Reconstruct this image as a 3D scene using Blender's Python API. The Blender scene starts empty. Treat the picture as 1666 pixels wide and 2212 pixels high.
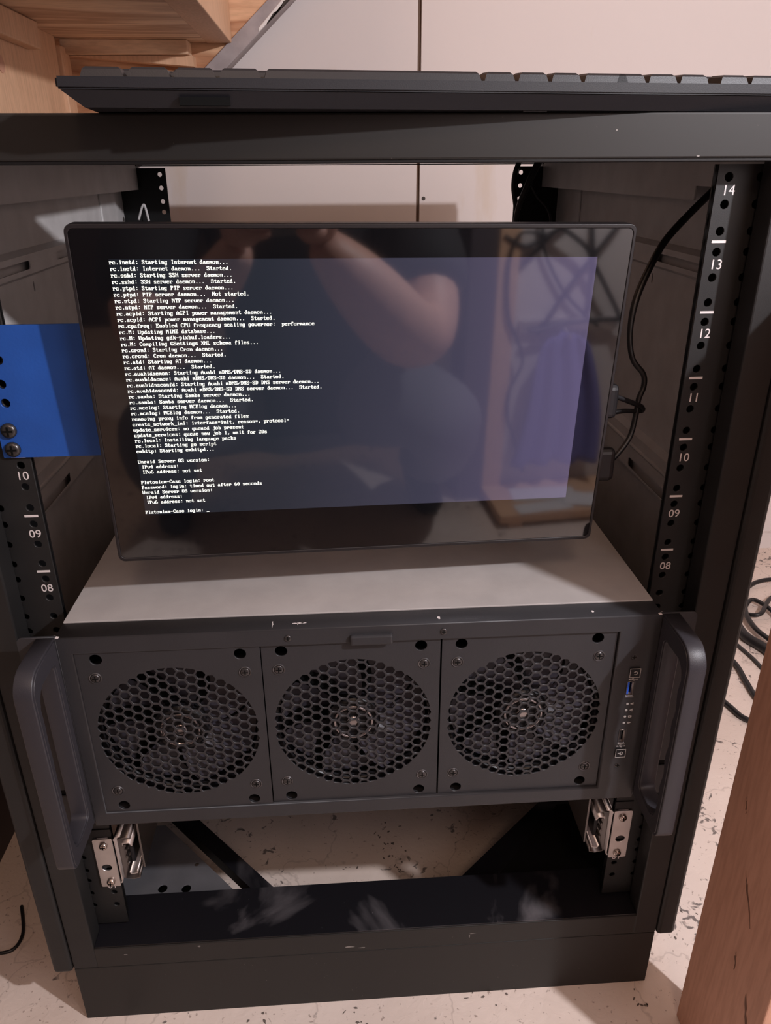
import bpy, bmesh, math, random
from mathutils import Vector, Matrix
random.seed(7)
sc = bpy.context.scene
COL = sc.collection

# ------------------------------------------------------------------ camera
CAM = Vector((-0.0134, -0.4986, 0.6221))
RIGHT = Vector((0.9979, -0.0641, -0.0052))
FWD = Vector((0.0562, 0.9083, -0.4145))
UP = Vector((0.0313, 0.4134, 0.9100))
cd = bpy.data.cameras.new('camera')
cd.sensor_fit = 'VERTICAL'
cd.sensor_height = 24.0
cd.lens = 24.0 * 1631.84 / 2212.0
cd.clip_start = 0.004
cam = bpy.data.objects.new('camera', cd)
COL.objects.link(cam)
m = Matrix.Identity(4)
for i in range(3):
    m[i][0], m[i][1], m[i][2], m[i][3] = RIGHT[i], UP[i], -FWD[i], CAM[i]
cam.matrix_world = m
sc.camera = cam

# ------------------------------------------------------------------ world, lamps, exposure
w = bpy.data.worlds.new('world')
sc.world = w
w.use_nodes = True
w.node_tree.nodes['Background'].inputs['Color'].default_value = (0.30, 0.205, 0.165, 1)
w.node_tree.nodes['Background'].inputs['Strength'].default_value = 1.35

LAMP = Vector((0.66, -0.60, 1.0))
ld = bpy.data.lights.new('work_lamp_light', 'POINT')
ld.energy = 44
ld.color = (0.97, 0.95, 1.0)
ld.shadow_soft_size = 0.016
lo = bpy.data.objects.new('work_lamp_light', ld)
lo.location = LAMP
COL.objects.link(lo)

rd = bpy.data.lights.new('warm_fill_light', 'POINT')  # unseen warm fill added to lift the shadows
rd.energy = 18
rd.color = (1.0, 0.69, 0.51)
rd.shadow_soft_size = 0.16
ro = bpy.data.objects.new('warm_fill_light', rd)
ro.location = (0.02, -1.30, 1.75)
COL.objects.link(ro)

sc.view_settings.view_transform = 'Standard'
sc.view_settings.look = 'None'
sc.view_settings.gamma = 1
sc.view_settings.use_curve_mapping = False
sc.view_settings.exposure = 0.16

# ------------------------------------------------------------------ materials
MATS = {}
def nodes(name):
    mt = bpy.data.materials.new(name)
    mt.use_nodes = True
    nt = mt.node_tree
    return mt, nt, nt.nodes['Principled BSDF'], nt.nodes.new, nt.links.new

def plain(name, col, rough=0.5, metal=0.0, spec=0.5, bump=0.0, bscale=900, var=0.0, coat=0.0, ior=None, emit=None, estr=0):
    mt, nt, b, N, L = nodes(name)
    b.inputs['Base Color'].default_value = (*col, 1)
    b.inputs['Roughness'].default_value = rough
    b.inputs['Metallic'].default_value = metal
    b.inputs['Specular IOR Level'].default_value = spec
    b.inputs['Coat Weight'].default_value = coat
    if ior: b.inputs['IOR'].default_value = ior
    if emit:
        b.inputs['Emission Color'].default_value = (*emit, 1)
        b.inputs['Emission Strength'].default_value = estr
    if bump or var:
        tc = N('ShaderNodeTexCoord')
        nz = N('ShaderNodeTexNoise')
        nz.inputs['Scale'].default_value = bscale
        nz.inputs['Detail'].default_value = 2
        L(tc.outputs['Object'], nz.inputs['Vector'])
        if bump:
            bp = N('ShaderNodeBump')
            bp.inputs['Strength'].default_value = bump
            bp.inputs['Distance'].default_value = 0.0004
            L(nz.outputs['Fac'], bp.inputs['Height'])
            L(bp.outputs['Normal'], b.inputs['Normal'])
        if var:
            n2 = N('ShaderNodeTexNoise')
            n2.inputs['Scale'].default_value = 35
            n2.inputs['Detail'].default_value = 5
            L(tc.outputs['Object'], n2.inputs['Vector'])
            r = N('ShaderNodeValToRGB')
            r.color_ramp.elements[0].position = 0.3
            r.color_ramp.elements[1].position = 0.75
            r.color_ramp.elements[0].color = (*[c * (1 - var) for c in col], 1)
            r.color_ramp.elements[1].color = (*[c * (1 + var) for c in col], 1)
            L(n2.outputs['Fac'], r.inputs['Fac'])
            L(r.outputs['Color'], b.inputs['Base Color'])
    MATS[name] = mt
    return mt

def dusty(name, col, dust, lo_, hi, scale, rough=0.4):
    """black paint with pale dust blotches and specks of their own shape"""
    mt, nt, b, N, L = nodes(name)
    tc = N('ShaderNodeTexCoord')
    n1 = N('ShaderNodeTexNoise'); n1.inputs['Scale'].default_value = scale; n1.inputs['Detail'].default_value = 6; n1.inputs['Distortion'].default_value = 0.8
    L(tc.outputs['Object'], n1.inputs['Vector'])
    r = N('ShaderNodeValToRGB'); r.color_ramp.elements[0].position = lo_; r.color_ramp.elements[1].position = hi
    L(n1.outputs['Fac'], r.inputs['Fac'])
    n2 = N('ShaderNodeTexNoise'); n2.inputs['Scale'].default_value = scale * 45; n2.inputs['Detail'].default_value = 1
    L(tc.outputs['Object'], n2.inputs['Vector'])
    r2 = N('ShaderNodeValToRGB'); r2.color_ramp.elements[0].position = 0.79; r2.color_ramp.elements[1].position = 0.83
    L(n2.outputs['Fac'], r2.inputs['Fac'])
    ad = N('ShaderNodeMath'); ad.operation = 'ADD'; ad.use_clamp = True
    L(r.outputs['Color'], ad.inputs[0]); L(r2.outputs['Color'], ad.inputs[1])
    mx = N('ShaderNodeMix'); mx.data_type = 'RGBA'
    mx.inputs['A'].default_value = (*col, 1); mx.inputs['B'].default_value = (*dust, 1)
    L(ad.outputs[0], mx.inputs['Factor']); L(mx.outputs['Result'], b.inputs['Base Color'])
    b.inputs['Roughness'].default_value = rough
    b.inputs['Specular IOR Level'].default_value = .35
    MATS[name] = mt
    return mt

def wood(name, c0, c1, axis='X', scale=7.0, stretch=0.10, rough=0.6, rings=True):
    mt, nt, b, N, L = nodes(name)
    tc = N('ShaderNodeTexCoord')
    mp = N('ShaderNodeMapping')
    s = [1.0, 1.0, 1.0]; s['XYZ'.index(axis)] = stretch
    mp.inputs['Scale'].default_value = s
    L(tc.outputs['Object'], mp.inputs['Vector'])
    nz = N('ShaderNodeTexNoise'); nz.inputs['Scale'].default_value = scale; nz.inputs['Detail'].default_value = 3; nz.inputs['Distortion'].default_value = 0.6
    L(mp.outputs['Vector'], nz.inputs['Vector'])
    mu = N('ShaderNodeMath'); mu.operation = 'MULTIPLY'; mu.inputs[1].default_value = 16
    L(nz.outputs['Fac'], mu.inputs[0])
    fr = N('ShaderNodeMath'); fr.operation = 'PINGPONG'; fr.inputs[1].default_value = 1.0
    L(mu.outputs[0], fr.inputs[0])
    r = N('ShaderNodeValToRGB')
    r.color_ramp.elements[0].color = (*c0, 1); r.color_ramp.elements[1].color = (*c1, 1)
    r.color_ramp.elements[0].position = 0.05; r.color_ramp.elements[1].position = 0.75 if rings else 1.0
    L(fr.outputs[0] if rings else nz.outputs['Fac'], r.inputs['Fac'])
    # knots and fibre
    n2 = N('ShaderNodeTexNoise'); n2.inputs['Scale'].default_value = scale * 30; n2.inputs['Detail'].default_value = 3
    L(mp.outputs['Vector'], n2.inputs['Vector'])
    mx = N('ShaderNodeMix'); mx.data_type = 'RGBA'; mx.blend_type = 'MULTIPLY'; mx.inputs['Factor'].default_value = 0.35
    L(r.outputs['Color'], mx.inputs['A'])
    r3 = N('ShaderNodeValToRGB'); r3.color_ramp.elements[0].position = 0.3; r3.color_ramp.elements[0].color = (.55, .5, .45, 1); r3.color_ramp.elements[1].position = 0.6
    L(n2.outputs['Fac'], r3.inputs['Fac']); L(r3.outputs['Color'], mx.inputs['B'])
    L(mx.outputs['Result'], b.inputs['Base Color'])
    b.inputs['Roughness'].default_value = rough
    MATS[name] = mt
    return mt

def floor_mat():
    mt, nt, b, N, L = nodes('painted_concrete')
    tc = N('ShaderNodeTexCoord')
    n1 = N('ShaderNodeTexNoise'); n1.inputs['Scale'].default_value = 5; n1.inputs['Detail'].default_value = 8
    L(tc.outputs['Object'], n1.inputs['Vector'])
    r = N('ShaderNodeValToRGB'); r.color_ramp.elements[0].color = (.62, .505, .44, 1); r.color_ramp.elements[1].color = (.76, .64, .57, 1)
    r.color_ramp.elements[0].position = .35; r.color_ramp.elements[1].position = .7
    L(n1.outputs['Fac'], r.inputs['Fac'])
    # scuffs and chips: dark spots gathered in patches
    n2 = N('ShaderNodeTexNoise'); n2.inputs['Scale'].default_value = 75; n2.inputs['Detail'].default_value = 5; n2.inputs['Distortion'].default_value = 1.2
    n3 = N('ShaderNodeTexNoise'); n3.inputs['Scale'].default_value = 9; n3.inputs['Detail'].default_value = 2
    L(tc.outputs['Object'], n2.inputs['Vector']); L(tc.outputs['Object'], n3.inputs['Vector'])
    ad = N('ShaderNodeMath'); ad.operation = 'MULTIPLY_ADD'; ad.inputs[1].default_value = .55
    L(n3.outputs['Fac'], ad.inputs[0]); L(n2.outputs['Fac'], ad.inputs[2])
    r2 = N('ShaderNodeValToRGB'); r2.color_ramp.elements[0].position = .935; r2.color_ramp.elements[1].position = .99
    r2.color_ramp.elements[1].color = (.8, .8, .8, 1)
    sb = N('ShaderNodeMath'); sb.operation = 'MULTIPLY'; sb.inputs[1].default_value = 1.0
    L(ad.outputs[0], sb.inputs[0]); L(sb.outputs[0], r2.inputs['Fac'])
    mx = N('ShaderNodeMix'); mx.data_type = 'RGBA'; mx.inputs['B'].default_value = (.05, .04, .04, 1)
    L(r2.outputs['Color'], mx.inputs['Factor']); L(r.outputs['Color'], mx.inputs['A'])
    # hairline cracks
    v = N('ShaderNodeTexVoronoi'); v.feature = 'DISTANCE_TO_EDGE'; v.inputs['Scale'].default_value = 7
    nd = N('ShaderNodeTexNoise'); nd.inputs['Scale'].default_value = 14; nd.inputs['Detail'].default_value = 4
    L(tc.outputs['Object'], nd.inputs['Vector'])
    mxv = N('ShaderNodeMix'); mxv.data_type = 'RGBA'; mxv.inputs['Factor'].default_value = .12
    L(tc.outputs['Object'], mxv.inputs['A']); L(nd.outputs['Color'], mxv.inputs['B']); L(mxv.outputs['Result'], v.inputs['Vector'])
    r4 = N('ShaderNodeValToRGB'); r4.color_ramp.elements[0].position = 0.0; r4.color_ramp.elements[0].color = (.62, .6, .6, 1); r4.color_ramp.elements[1].position = .012
    L(v.outputs['Distance'], r4.inputs['Fac'])
    m2 = N('ShaderNodeMix'); m2.data_type = 'RGBA'; m2.blend_type = 'MULTIPLY'; m2.inputs['Factor'].default_value = .6
    L(mx.outputs['Result'], m2.inputs['A']); L(r4.outputs['Color'], m2.inputs['B'])
    L(m2.outputs['Result'], b.inputs['Base Color'])
    n5 = N('ShaderNodeTexNoise'); n5.inputs['Scale'].default_value = 210; n5.inputs['Detail'].default_value = 2
    L(tc.outputs['Object'], n5.inputs['Vector'])
    r5 = N('ShaderNodeValToRGB'); r5.color_ramp.elements[0].position = .66; r5.color_ramp.elements[1].position = .74; r5.color_ramp.elements[0].color = (1, 1, 1, 1); r5.color_ramp.elements[1].color = (.35, .30, .28, 1)
    L(n5.outputs['Fac'], r5.inputs['Fac'])
    m5 = N('ShaderNodeMix'); m5.data_type = 'RGBA'; m5.blend_type = 'MULTIPLY'; m5.inputs['Factor'].default_value = .7
    L(m2.outputs['Result'], m5.inputs['A']); L(r5.outputs['Color'], m5.inputs['B']); L(m5.outputs['Result'], b.inputs['Base Color'])
    bp = N('ShaderNodeBump'); bp.inputs['Strength'].default_value = .35; bp.inputs['Distance'].default_value = .002
    L(n2.outputs['Fac'], bp.inputs['Height']); L(bp.outputs['Normal'], b.inputs['Normal'])
    b.inputs['Roughness'].default_value = .55
    MATS['floor'] = mt
floor_mat()

def wall_mat():
    mt, nt, b, N, L = nodes('painted_wall_board')
    tc = N('ShaderNodeTexCoord')
    n1 = N('ShaderNodeTexNoise'); n1.inputs['Scale'].default_value = 4; n1.inputs['Detail'].default_value = 4
    L(tc.outputs['Object'], n1.inputs['Vector'])
    r = N('ShaderNodeValToRGB'); r.color_ramp.elements[0].color = (.59, .53, .51, 1); r.color_ramp.elements[1].color = (.63, .57, .55, 1)
    L(n1.outputs['Fac'], r.inputs['Fac'])
    # tan drip stain
    n2 = N('ShaderNodeTexNoise'); n2.inputs['Scale'].default_value = 6; n2.inputs['Detail'].default_value = 5
    mp = N('ShaderNodeMapping'); mp.inputs['Scale'].default_value = (3, 1, .8); mp.inputs['Location'].default_value = (.37, 0, .2)
    L(tc.outputs['Object'], mp.inputs['Vector']); L(mp.outputs['Vector'], n2.inputs['Vector'])
    r2 = N('ShaderNodeValToRGB'); r2.color_ramp.elements[0].position = .62; r2.color_ramp.elements[1].position = .74; r2.color_ramp.elements[1].color = (.35, .35, .35, 1)
    L(n2.outputs['Fac'], r2.inputs['Fac'])
    mx = N('ShaderNodeMix'); mx.data_type = 'RGBA'; mx.inputs['B'].default_value = (.50, .38, .25, 1)
    L(r2.outputs['Color'], mx.inputs['Factor']); L(r.outputs['Color'], mx.inputs['A']); L(mx.outputs['Result'], b.inputs['Base Color'])
    b.inputs['Roughness'].default_value = .7
    MATS['wall'] = mt
wall_mat()

plain('rack_black', (.0135, .0128, .0128), .50, spec=.35, bump=.12, bscale=1400, var=.15)
plain('rack_dark', (.006, .0056, .006), .45, spec=.3, bump=.1, bscale=1200)
plain('panel_grey', (.52, .50, .495), .50, bump=.12, bscale=1200, var=.10)
plain('tray_grey', (.10, .097, .105), .5, spec=.3, var=.15)
plain('case_black', (.025, .0240, .0265), .46, spec=.40, bump=.15, bscale=1600, var=.06)
plain('case_lid', (.345, .32, .31), .40, bump=.10, bscale=1200, var=.08)
plain('handle_black', (.028, .026, .031), .42, spec=.4, bump=.25, bscale=2200)
plain('fan_plastic', (.008, .0075, .0095), .38, spec=.35)
plain('blade_plastic', (.035, .032, .042), .34)
plain('fan_hub', (.30, .27, .27), .22, metal=.9)
plain('zinc', (.62, .59, .58), .42, metal=1.0, bump=.1, var=.12)
plain('zinc_dark', (.18, .165, .16), .35, metal=1.0)
plain('screw_black', (.07, .065, .065), .28, metal=.7)
plain('screw_rim', (.13, .125, .13), .28, metal=.8)
plain('screw_steel', (.55, .47, .42), .25, metal=1.0)
plain('void', (.003, .003, .003), .8, spec=.1)
plain('print_white', (.62, .56, .55), .6)
plain('blue_paint', (.012, .068, .30), .42, bump=.2, bscale=500, var=.10)
plain('glass_black', (.004, .004, .005), .045, ior=1.9)
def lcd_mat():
    # backlit panel: view-angle glow painted into the emission, fainter left, stronger right
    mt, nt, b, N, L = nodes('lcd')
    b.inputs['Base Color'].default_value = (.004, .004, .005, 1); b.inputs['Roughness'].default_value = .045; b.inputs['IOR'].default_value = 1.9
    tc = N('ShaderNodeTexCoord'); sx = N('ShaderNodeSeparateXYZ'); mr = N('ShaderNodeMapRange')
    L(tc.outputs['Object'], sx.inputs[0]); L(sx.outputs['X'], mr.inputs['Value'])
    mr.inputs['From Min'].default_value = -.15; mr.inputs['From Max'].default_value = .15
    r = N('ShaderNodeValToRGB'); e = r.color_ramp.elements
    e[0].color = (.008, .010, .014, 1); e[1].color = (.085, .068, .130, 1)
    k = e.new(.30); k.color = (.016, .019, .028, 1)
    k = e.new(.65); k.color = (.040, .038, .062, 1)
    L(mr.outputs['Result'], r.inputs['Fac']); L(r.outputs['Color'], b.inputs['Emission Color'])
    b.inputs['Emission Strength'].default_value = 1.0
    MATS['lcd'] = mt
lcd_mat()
plain('glyph', (.01, .01, .01), .1, emit=(1.0, .98, .88), estr=1.7)
plain('monitor_shell', (.013, .011, .012), .38, spec=.4)
plain('key_plastic', (.014, .0135, .016), .42, spec=.3, bump=.1, bscale=1500)
plain('kb_plastic', (.0115, .011, .0135), .50, spec=.3, bump=.1, bscale=1500)
plain('cable', (.009, .008, .009), .42)
plain('cable_grey', (.030, .028, .028), .45)
plain('usb_blue', (.02, .12, .75), .35)
plain('usb_metal', (.65, .63, .62), .25, metal=1.0)
plain('stringer_grey', (.33, .285, .285), .55, bump=.2, bscale=300, var=.2)
plain('peeled_white', (.75, .72, .70), .7)
plain('peeled_dark', (.05, .04, .035), .8)
plain('dent_brown', (.16, .075, .045), .7)
plain('scuff_brown', (.13, .10, .085), .8)
plain('worn_paint', (.22, .20, .185), .6)
plain('wall_gap', (.12, .07, .045), .8)
dusty('base_dusty', (.007, .0065, .0085), (.10, .092, .098), .58, .72, 9, .40)
dusty('rack_scuffed', (.0140, .0125, .0115), (.13, .115, .105), .70, .80, 11, .50)
wood('wood_tread', (.56, .33, .20), (.88, .64, .44), 'X', 9, .16)
wood('wood_stringer', (.42, .185, .085), (.72, .43, .25), 'X', 10, .14)
wood('wood_ply', (.62, .33, .18), (.80, .48, .29), 'X', 4, .35, rings=False)
wood('wood_batten', (.64, .37, .22), (.82, .54, .35), 'Z', 9, .12, rings=False)
wood('wood_post', (.52, .265, .175), (.66, .375, .26), 'Z', 9, .10, rings=False)
plain('skin', (.66, .38, .30), .5, var=.08)
plain('shirt_black', (.012, .012, .014), .85)
plain('trousers_grey', (.13, .13, .15), .85)
plain('hair_dark', (.02, .014, .01), .6)
plain('eye_white', (.7, .68, .66), .2)
plain('lips', (.35, .12, .10), .5)
plain('towel_blue', (.17, .16, .42), .9, bump=.8, bscale=700)
plain('paper_white', (.75, .72, .72), .7)
plain('jamb_dark', (.06, .045, .05), .6)

# ------------------------------------------------------------------ mesh helpers
def link(o, parent=None):
    COL.objects.link(o)
    if parent is not None:
        o.parent = parent
    return o

def obj(name, me, mat, parent=None, loc=None, smooth=False):
    o = bpy.data.objects.new(name, me)
    if mat is not None:
        me.materials.clear()
        for q in (mat if isinstance(mat, (list, tuple)) else [mat]):
            me.materials.append(MATS[q])
    if smooth:
        for p in me.polygons: p.use_smooth = True
    if loc is not None: o.location = loc
    return link(o, parent)

def share(name, me, parent=None, loc=(0, 0, 0), rot=None):
    o = bpy.data.objects.new(name, me)
    o.location = loc
    if rot: o.rotation_euler = rot
    return link(o, parent)

def thing(name, label, cat, loc=(0, 0, 0), group=None):
    o = bpy.data.objects.new(name, None)
    o.empty_display_size = .02
    o.location = loc
    link(o)
    return tag(o, label, cat, group)

def tag(o, label=None, cat=None, group=None, kind=None):
    if label: o['label'] = label
    if cat: o['category'] = cat
    if group: o['group'] = group
    if kind: o['kind'] = kind
    return o

def tomesh(bm, name='mesh'):
    me = bpy.data.meshes.new(name)
    bm.to_mesh(me); bm.free()
    return me

def raw(verts, faces, name='mesh'):
    me = bpy.data.meshes.new(name)
    me.from_pydata([tuple(v) for v in verts], [], faces)
    me.update()
    return me

def boxm(x0, x1, y0, y1, z0, z1, bevel=0.0, seg=2):
    bm = bmesh.new()
    bmesh.ops.create_cube(bm, size=1)
    for v in bm.verts:
        v.co = Vector(((x0 + x1) / 2 + v.co.x * (x1 - x0), (y0 + y1) / 2 + v.co.y * (y1 - y0), (z0 + z1) / 2 + v.co.z * (z1 - z0)))
    if bevel:
        bmesh.ops.bevel(bm, geom=list(bm.edges), offset=bevel, segments=seg, affect='EDGES', profile=.5)
    return tomesh(bm)

def box(name, x0, x1, y0, y1, z0, z1, mat, parent=None, bevel=0.0, seg=2):
    return obj(name, boxm(x0, x1, y0, y1, z0, z1, bevel, seg), mat, parent)

def rrect(x0, x1, y0, y1, r, n=5):
    pts = []
    for cx, cy, a in ((x1 - r, y1 - r, 0), (x0 + r, y1 - r, 90), (x0 + r, y0 + r, 180), (x1 - r, y0 + r, 270)):
        for k in range(n + 1):
            t = math.radians(a + 90 * k / n)
            pts.append((cx + r * math.cos(t), cy + r * math.sin(t)))
    return pts

def circ(cx, cy, r, n=16, sx=1.0, sy=1.0):
    return [(cx + r * sx * math.cos(2 * math.pi * k / n), cy + r * sy * math.sin(2 * math.pi * k / n)) for k in range(n)]

def platem(outline, holes, t, fn, bevel=0.0):
    """flat plate with holes; fn maps (u, v, w) with w in [-t/2, t/2] to a point"""
    cu = bpy.data.curves.new('tmp', 'CURVE')
    cu.dimensions = '2D'; cu.fill_mode = 'BOTH'
    cu.extrude = max(t / 2 - bevel, 1e-6)
    cu.bevel_depth = bevel; cu.bevel_resolution = 1
    if bevel: cu.offset = -bevel
    for poly in [outline] + list(holes):
        s = cu.splines.new('POLY')
        s.points.add(len(poly) - 1)
        for p, q in zip(s.points, poly): p.co = (q[0], q[1], 0, 1)
        s.use_cyclic_u = True
    o = bpy.data.objects.new('tmp', cu)
    me = bpy.data.meshes.new_from_object(o)
    bpy.data.objects.remove(o); bpy.data.curves.remove(cu)
    bm = bmesh.new(); bm.from_mesh(me); bpy.data.meshes.remove(me)
    bmesh.ops.remove_doubles(bm, verts=bm.verts, dist=1e-6)
    for v in bm.verts: v.co = Vector(fn(*v.co))
    bmesh.ops.recalc_face_normals(bm, faces=bm.faces)
    return tomesh(bm)

def textm(body, size, fn, align='CENTER', ext=0.0001):
    cu = bpy.data.curves.new('tmp', 'FONT')
    cu.body = body; cu.size = size; cu.align_x = align; cu.align_y = 'CENTER'; cu.extrude = ext; cu.resolution_u = 3
    o = bpy.data.objects.new('tmp', cu)
    me = bpy.data.meshes.new_from_object(o)
    bpy.data.objects.remove(o); bpy.data.curves.remove(cu)
    for v in me.vertices: v.co = Vector(fn(*v.co))
    me.update()
    return me

def tubem(pts, r, seg=8, smooth_n=6):
    """swept tube through points (Catmull-Rom); r number or list"""
    P = [Vector(p) for p in pts]
    R = r if isinstance(r, (list, tuple)) else [r] * len(P)
    C_, RR = [], []
    for i in range(len(P) - 1):
        p0 = P[max(i - 1, 0)]; p1 = P[i]; p2 = P[i + 1]; p3 = P[min(i + 2, len(P) - 1)]
        for k in range(smooth_n):
            t = k / smooth_n
            C_.append(.5 * ((2 * p1) + (p2 - p0) * t + (2 * p0 - 5 * p1 + 4 * p2 - p3) * t * t + (3 * p1 - p0 - 3 * p2 + p3) * t ** 3))
            RR.append(R[i] * (1 - t) + R[i + 1] * t)
    C_.append(P[-1]); RR.append(R[-1])
    vs, fs = [], []
    T = (C_[1] - C_[0]).normalized()
    nrm = T.orthogonal().normalized()
    for i, c in enumerate(C_):
        T2 = (C_[min(i + 1, len(C_) - 1)] - C_[max(i - 1, 0)])
        if T2.length > 1e-9:
            T2.normalize()
            q = T.rotation_difference(T2); nrm = q @ nrm; T = T2
        b = T.cross(nrm)
        for k in range(seg):
            a = 2 * math.pi * k / seg
            vs.append(c + (nrm * math.cos(a) + b * math.sin(a)) * RR[i])
    n = len(C_)
    for i in range(n - 1):
        for k in range(seg):
            fs.append((i * seg + k, i * seg + (k + 1) % seg, (i + 1) * seg + (k + 1) % seg, (i + 1) * seg + k))
    fs.append(tuple(range(seg - 1, -1, -1))); fs.append(tuple((n - 1) * seg + k for k in range(seg)))
    me = raw(vs, fs)
    for p in me.polygons: p.use_smooth = True
    return me

def lathem(prof, seg=20, axis='Y'):
    vs, fs = [], []
    for (r, h) in prof:
        for k in range(seg):
            a = 2 * math.pi * k / seg
            vs.append((r * math.cos(a), h, r * math.sin(a)))
    for i in range(len(prof) - 1):
        for k in range(seg):
            fs.append((i * seg + k, i * seg + (k + 1) % seg, (i + 1) * seg + (k + 1) % seg, (i + 1) * seg + k))
    fs.append(tuple(range(seg))); fs.append(tuple((len(prof) - 1) * seg + k for k in range(seg)))
    bm = bmesh.new(); bm.from_mesh(raw(vs, fs)); bmesh.ops.recalc_face_normals(bm, faces=bm.faces)
    return tomesh(bm)

def join(*ms):
    """join (mesh, material index) pairs into one mesh"""
    bm = bmesh.new()
    for me, mi in ms:
        n0 = len(bm.faces)
        bm.from_mesh(me)
        bm.faces.ensure_lookup_table()
        for f in bm.faces[n0:]: f.material_index = mi
    return tomesh(bm)

def front(y):   # plate lying in a plane y = const, thickness along y (front face at y)
    return lambda t: (lambda u, v, w_: (u, y + t / 2 + w_, v))

def yplate(name, outline, holes, y, t, mat, parent=None, bevel=0.0):
    return obj(name, platem(outline, holes, t, lambda u, v, w_: (u, y + t / 2 + w_, v), bevel), mat, parent)

# ================================================================== SETTING
ZF = -0.121
fl = box('floor', -3.2, 3.2, -2.6, 1.2, ZF - .05, ZF, 'floor'); tag(fl, kind='structure')
rs = random.Random(3)
sv_, sf_ = [], []
for cx, cy, n_, sp_ in ((.026, .182, 8, .012), (.031, .158, 12, .008), (.036, .135, 7, .006), (-.010, .125, 4, .010), (.259, -.040, 7, .004), (-.011, -.036, 6, .008), (-.109, -.032, 5, .010), (.111, -.034, 5, .012), (.31, .04, 5, .02), (.42, .03, 6, .02)):
    for _ in range(n_):
        x_, y_ = cx + rs.gauss(0, sp_), cy + rs.gauss(0, sp_); L_, W_ = rs.uniform(.0008, .0036), rs.uniform(.0005, .0016); a_ = rs.uniform(0, 3.14)
        i0 = len(sv_)
        for k in range(8):
            t_ = k * math.pi / 4; u_, v_ = L_ * math.cos(t_) * rs.uniform(.5, 1.1), W_ * math.sin(t_) * rs.uniform(.5, 1.2)
            sv_.append((x_ + u_ * math.cos(a_) - v_ * math.sin(a_), y_ + u_ * math.sin(a_) + v_ * math.cos(a_), ZF + .0002))
        sf_.append(tuple(range(i0, i0 + 8)))
tag(obj('scuff_marks', raw(sv_, sf_), 'scuff_brown', fl), kind='stuff')
YW = 0.895
wb = box('wall_back', -3.2, 3.2, YW + .006, YW + .05, ZF, 2.3, 'wall_gap'); tag(wb, kind='structure')
for x0, x1 in ((-3.2, -1.09), (-1.085, .1285), (.134, 1.355), (1.36, 3.2)):
    box('wall_panel', x0, x1, YW, YW + .006, ZF, 2.3, 'wall', wb, .0006, 1)
h = lathem([(.0032, -.0006), (.0034, .0004), (.0016, .0008)], 12)
obj('nail_head', h, 'peeled_dark', wb, (.1411, YW, .5739))
wf = box('wall_front', .40, 3.2, -1.06, -.96, ZF, 2.3, 'wall'); tag(wf, kind='structure')
dj = box('trim_1', .345, .40, -1.07, -.945, ZF, 2.05, 'jamb_dark', None, .002); tag(dj, kind='structure')
dt = box('trim_2', .4005, .442, -.96, -.945, ZF, 2.09, 'wood_batten', None, .002); tag(dt, kind='structure')
dd = box('door_1', .30, .342, -1.55, -1.02, ZF + .01, 1.99, 'wall', None, .002); tag(dd, kind='structure')
w2 = box('shade_partition', -.455, -.430, -.02, .80, ZF, .583, 'jamb_dark'); tag(w2, kind='structure')  # dark partition added to keep the left corner in deep shade
w5 = box('wall_side', -1.20, -1.15, -1.0, .90, ZF, 2.3, 'wall'); tag(w5, kind='structure')
w3 = box('wall_front_left', -3.2, -.75, -1.06, -.96, ZF, 2.3, 'wall'); tag(w3, kind='structure')
w4 = box('wall_far', -3.2, 3.2, -2.56, -2.5, ZF, 2.3, 'jamb_dark'); tag(w4, kind='structure')  # painted dark to stand in for the unlit room beyond the doorway
bs = box('baseboard_back', .30, 3.2, YW - .012, YW, ZF, ZF + .035, 'wall'); tag(bs, kind='structure')

# ------------------------------------------------------------------ stairs (upper left)
st = thing('staircase', 'raw pine staircase seen from below with grey painted lower edge against the wall', 'staircase', (-.5, .86, ZF))
def stp(name, me, mat): 
    o = obj(name, me, mat, None); o.parent = st; o.matrix_parent_inverse = st.matrix_basis.inverted(); return o
SL = .0930 / .1073          # rise per run of the stringer
def sline(x): return .7654 + (x + .168) * SL        # lower right edge of the grey painted strip
def slab_xz(poly, y0, y1):
    t = y1 - y0
    return platem(poly, [], t, lambda u, v, w_: (u, (y0 + y1) / 2 + w_, v), .001)
# wall stringer: raw face, with the painted lower strip proud of it
X0, X1 = -1.10, .55
stp('stringer', slab_xz([(X0, sline(X0) + .025), (X1, sline(X1) + .025), (X1, sline(X1) + .28), (X0, sline(X0) + .28)], .860, .8945), 'wood_stringer')
stp('painted_strip', slab_xz([(X0, sline(X0)), (X1, sline(X1)), (X1, sline(X1) + .029), (X0, sline(X0) + .029)], .853, .8945), 'stringer_grey')
pl = [(-.118, .007), (-.09, .010), (-.070, .012), (-.055, .006), (-.02, .008), (.02, .010), (.02, .0005), (-.118, .0005)]
stp('peeled_paint', slab_xz([(x, sline(x) + d) for x, d in pl], .8522, .854), 'peeled_white')
pk = [(-.105, .0015), (-.094, .0055), (-.085, .002), (-.078, .0065), (-.070, .003), (-.062, .008), (-.055, .003), (-.04, .006), (-.03, .002), (.01, .004), (.02, -.0005), (-.105, -.0005)]
stp('bare_edge', slab_xz([(x, sline(x) + d) for x, d in pk], .8515, .8525), 'peeled_dark')
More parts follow.
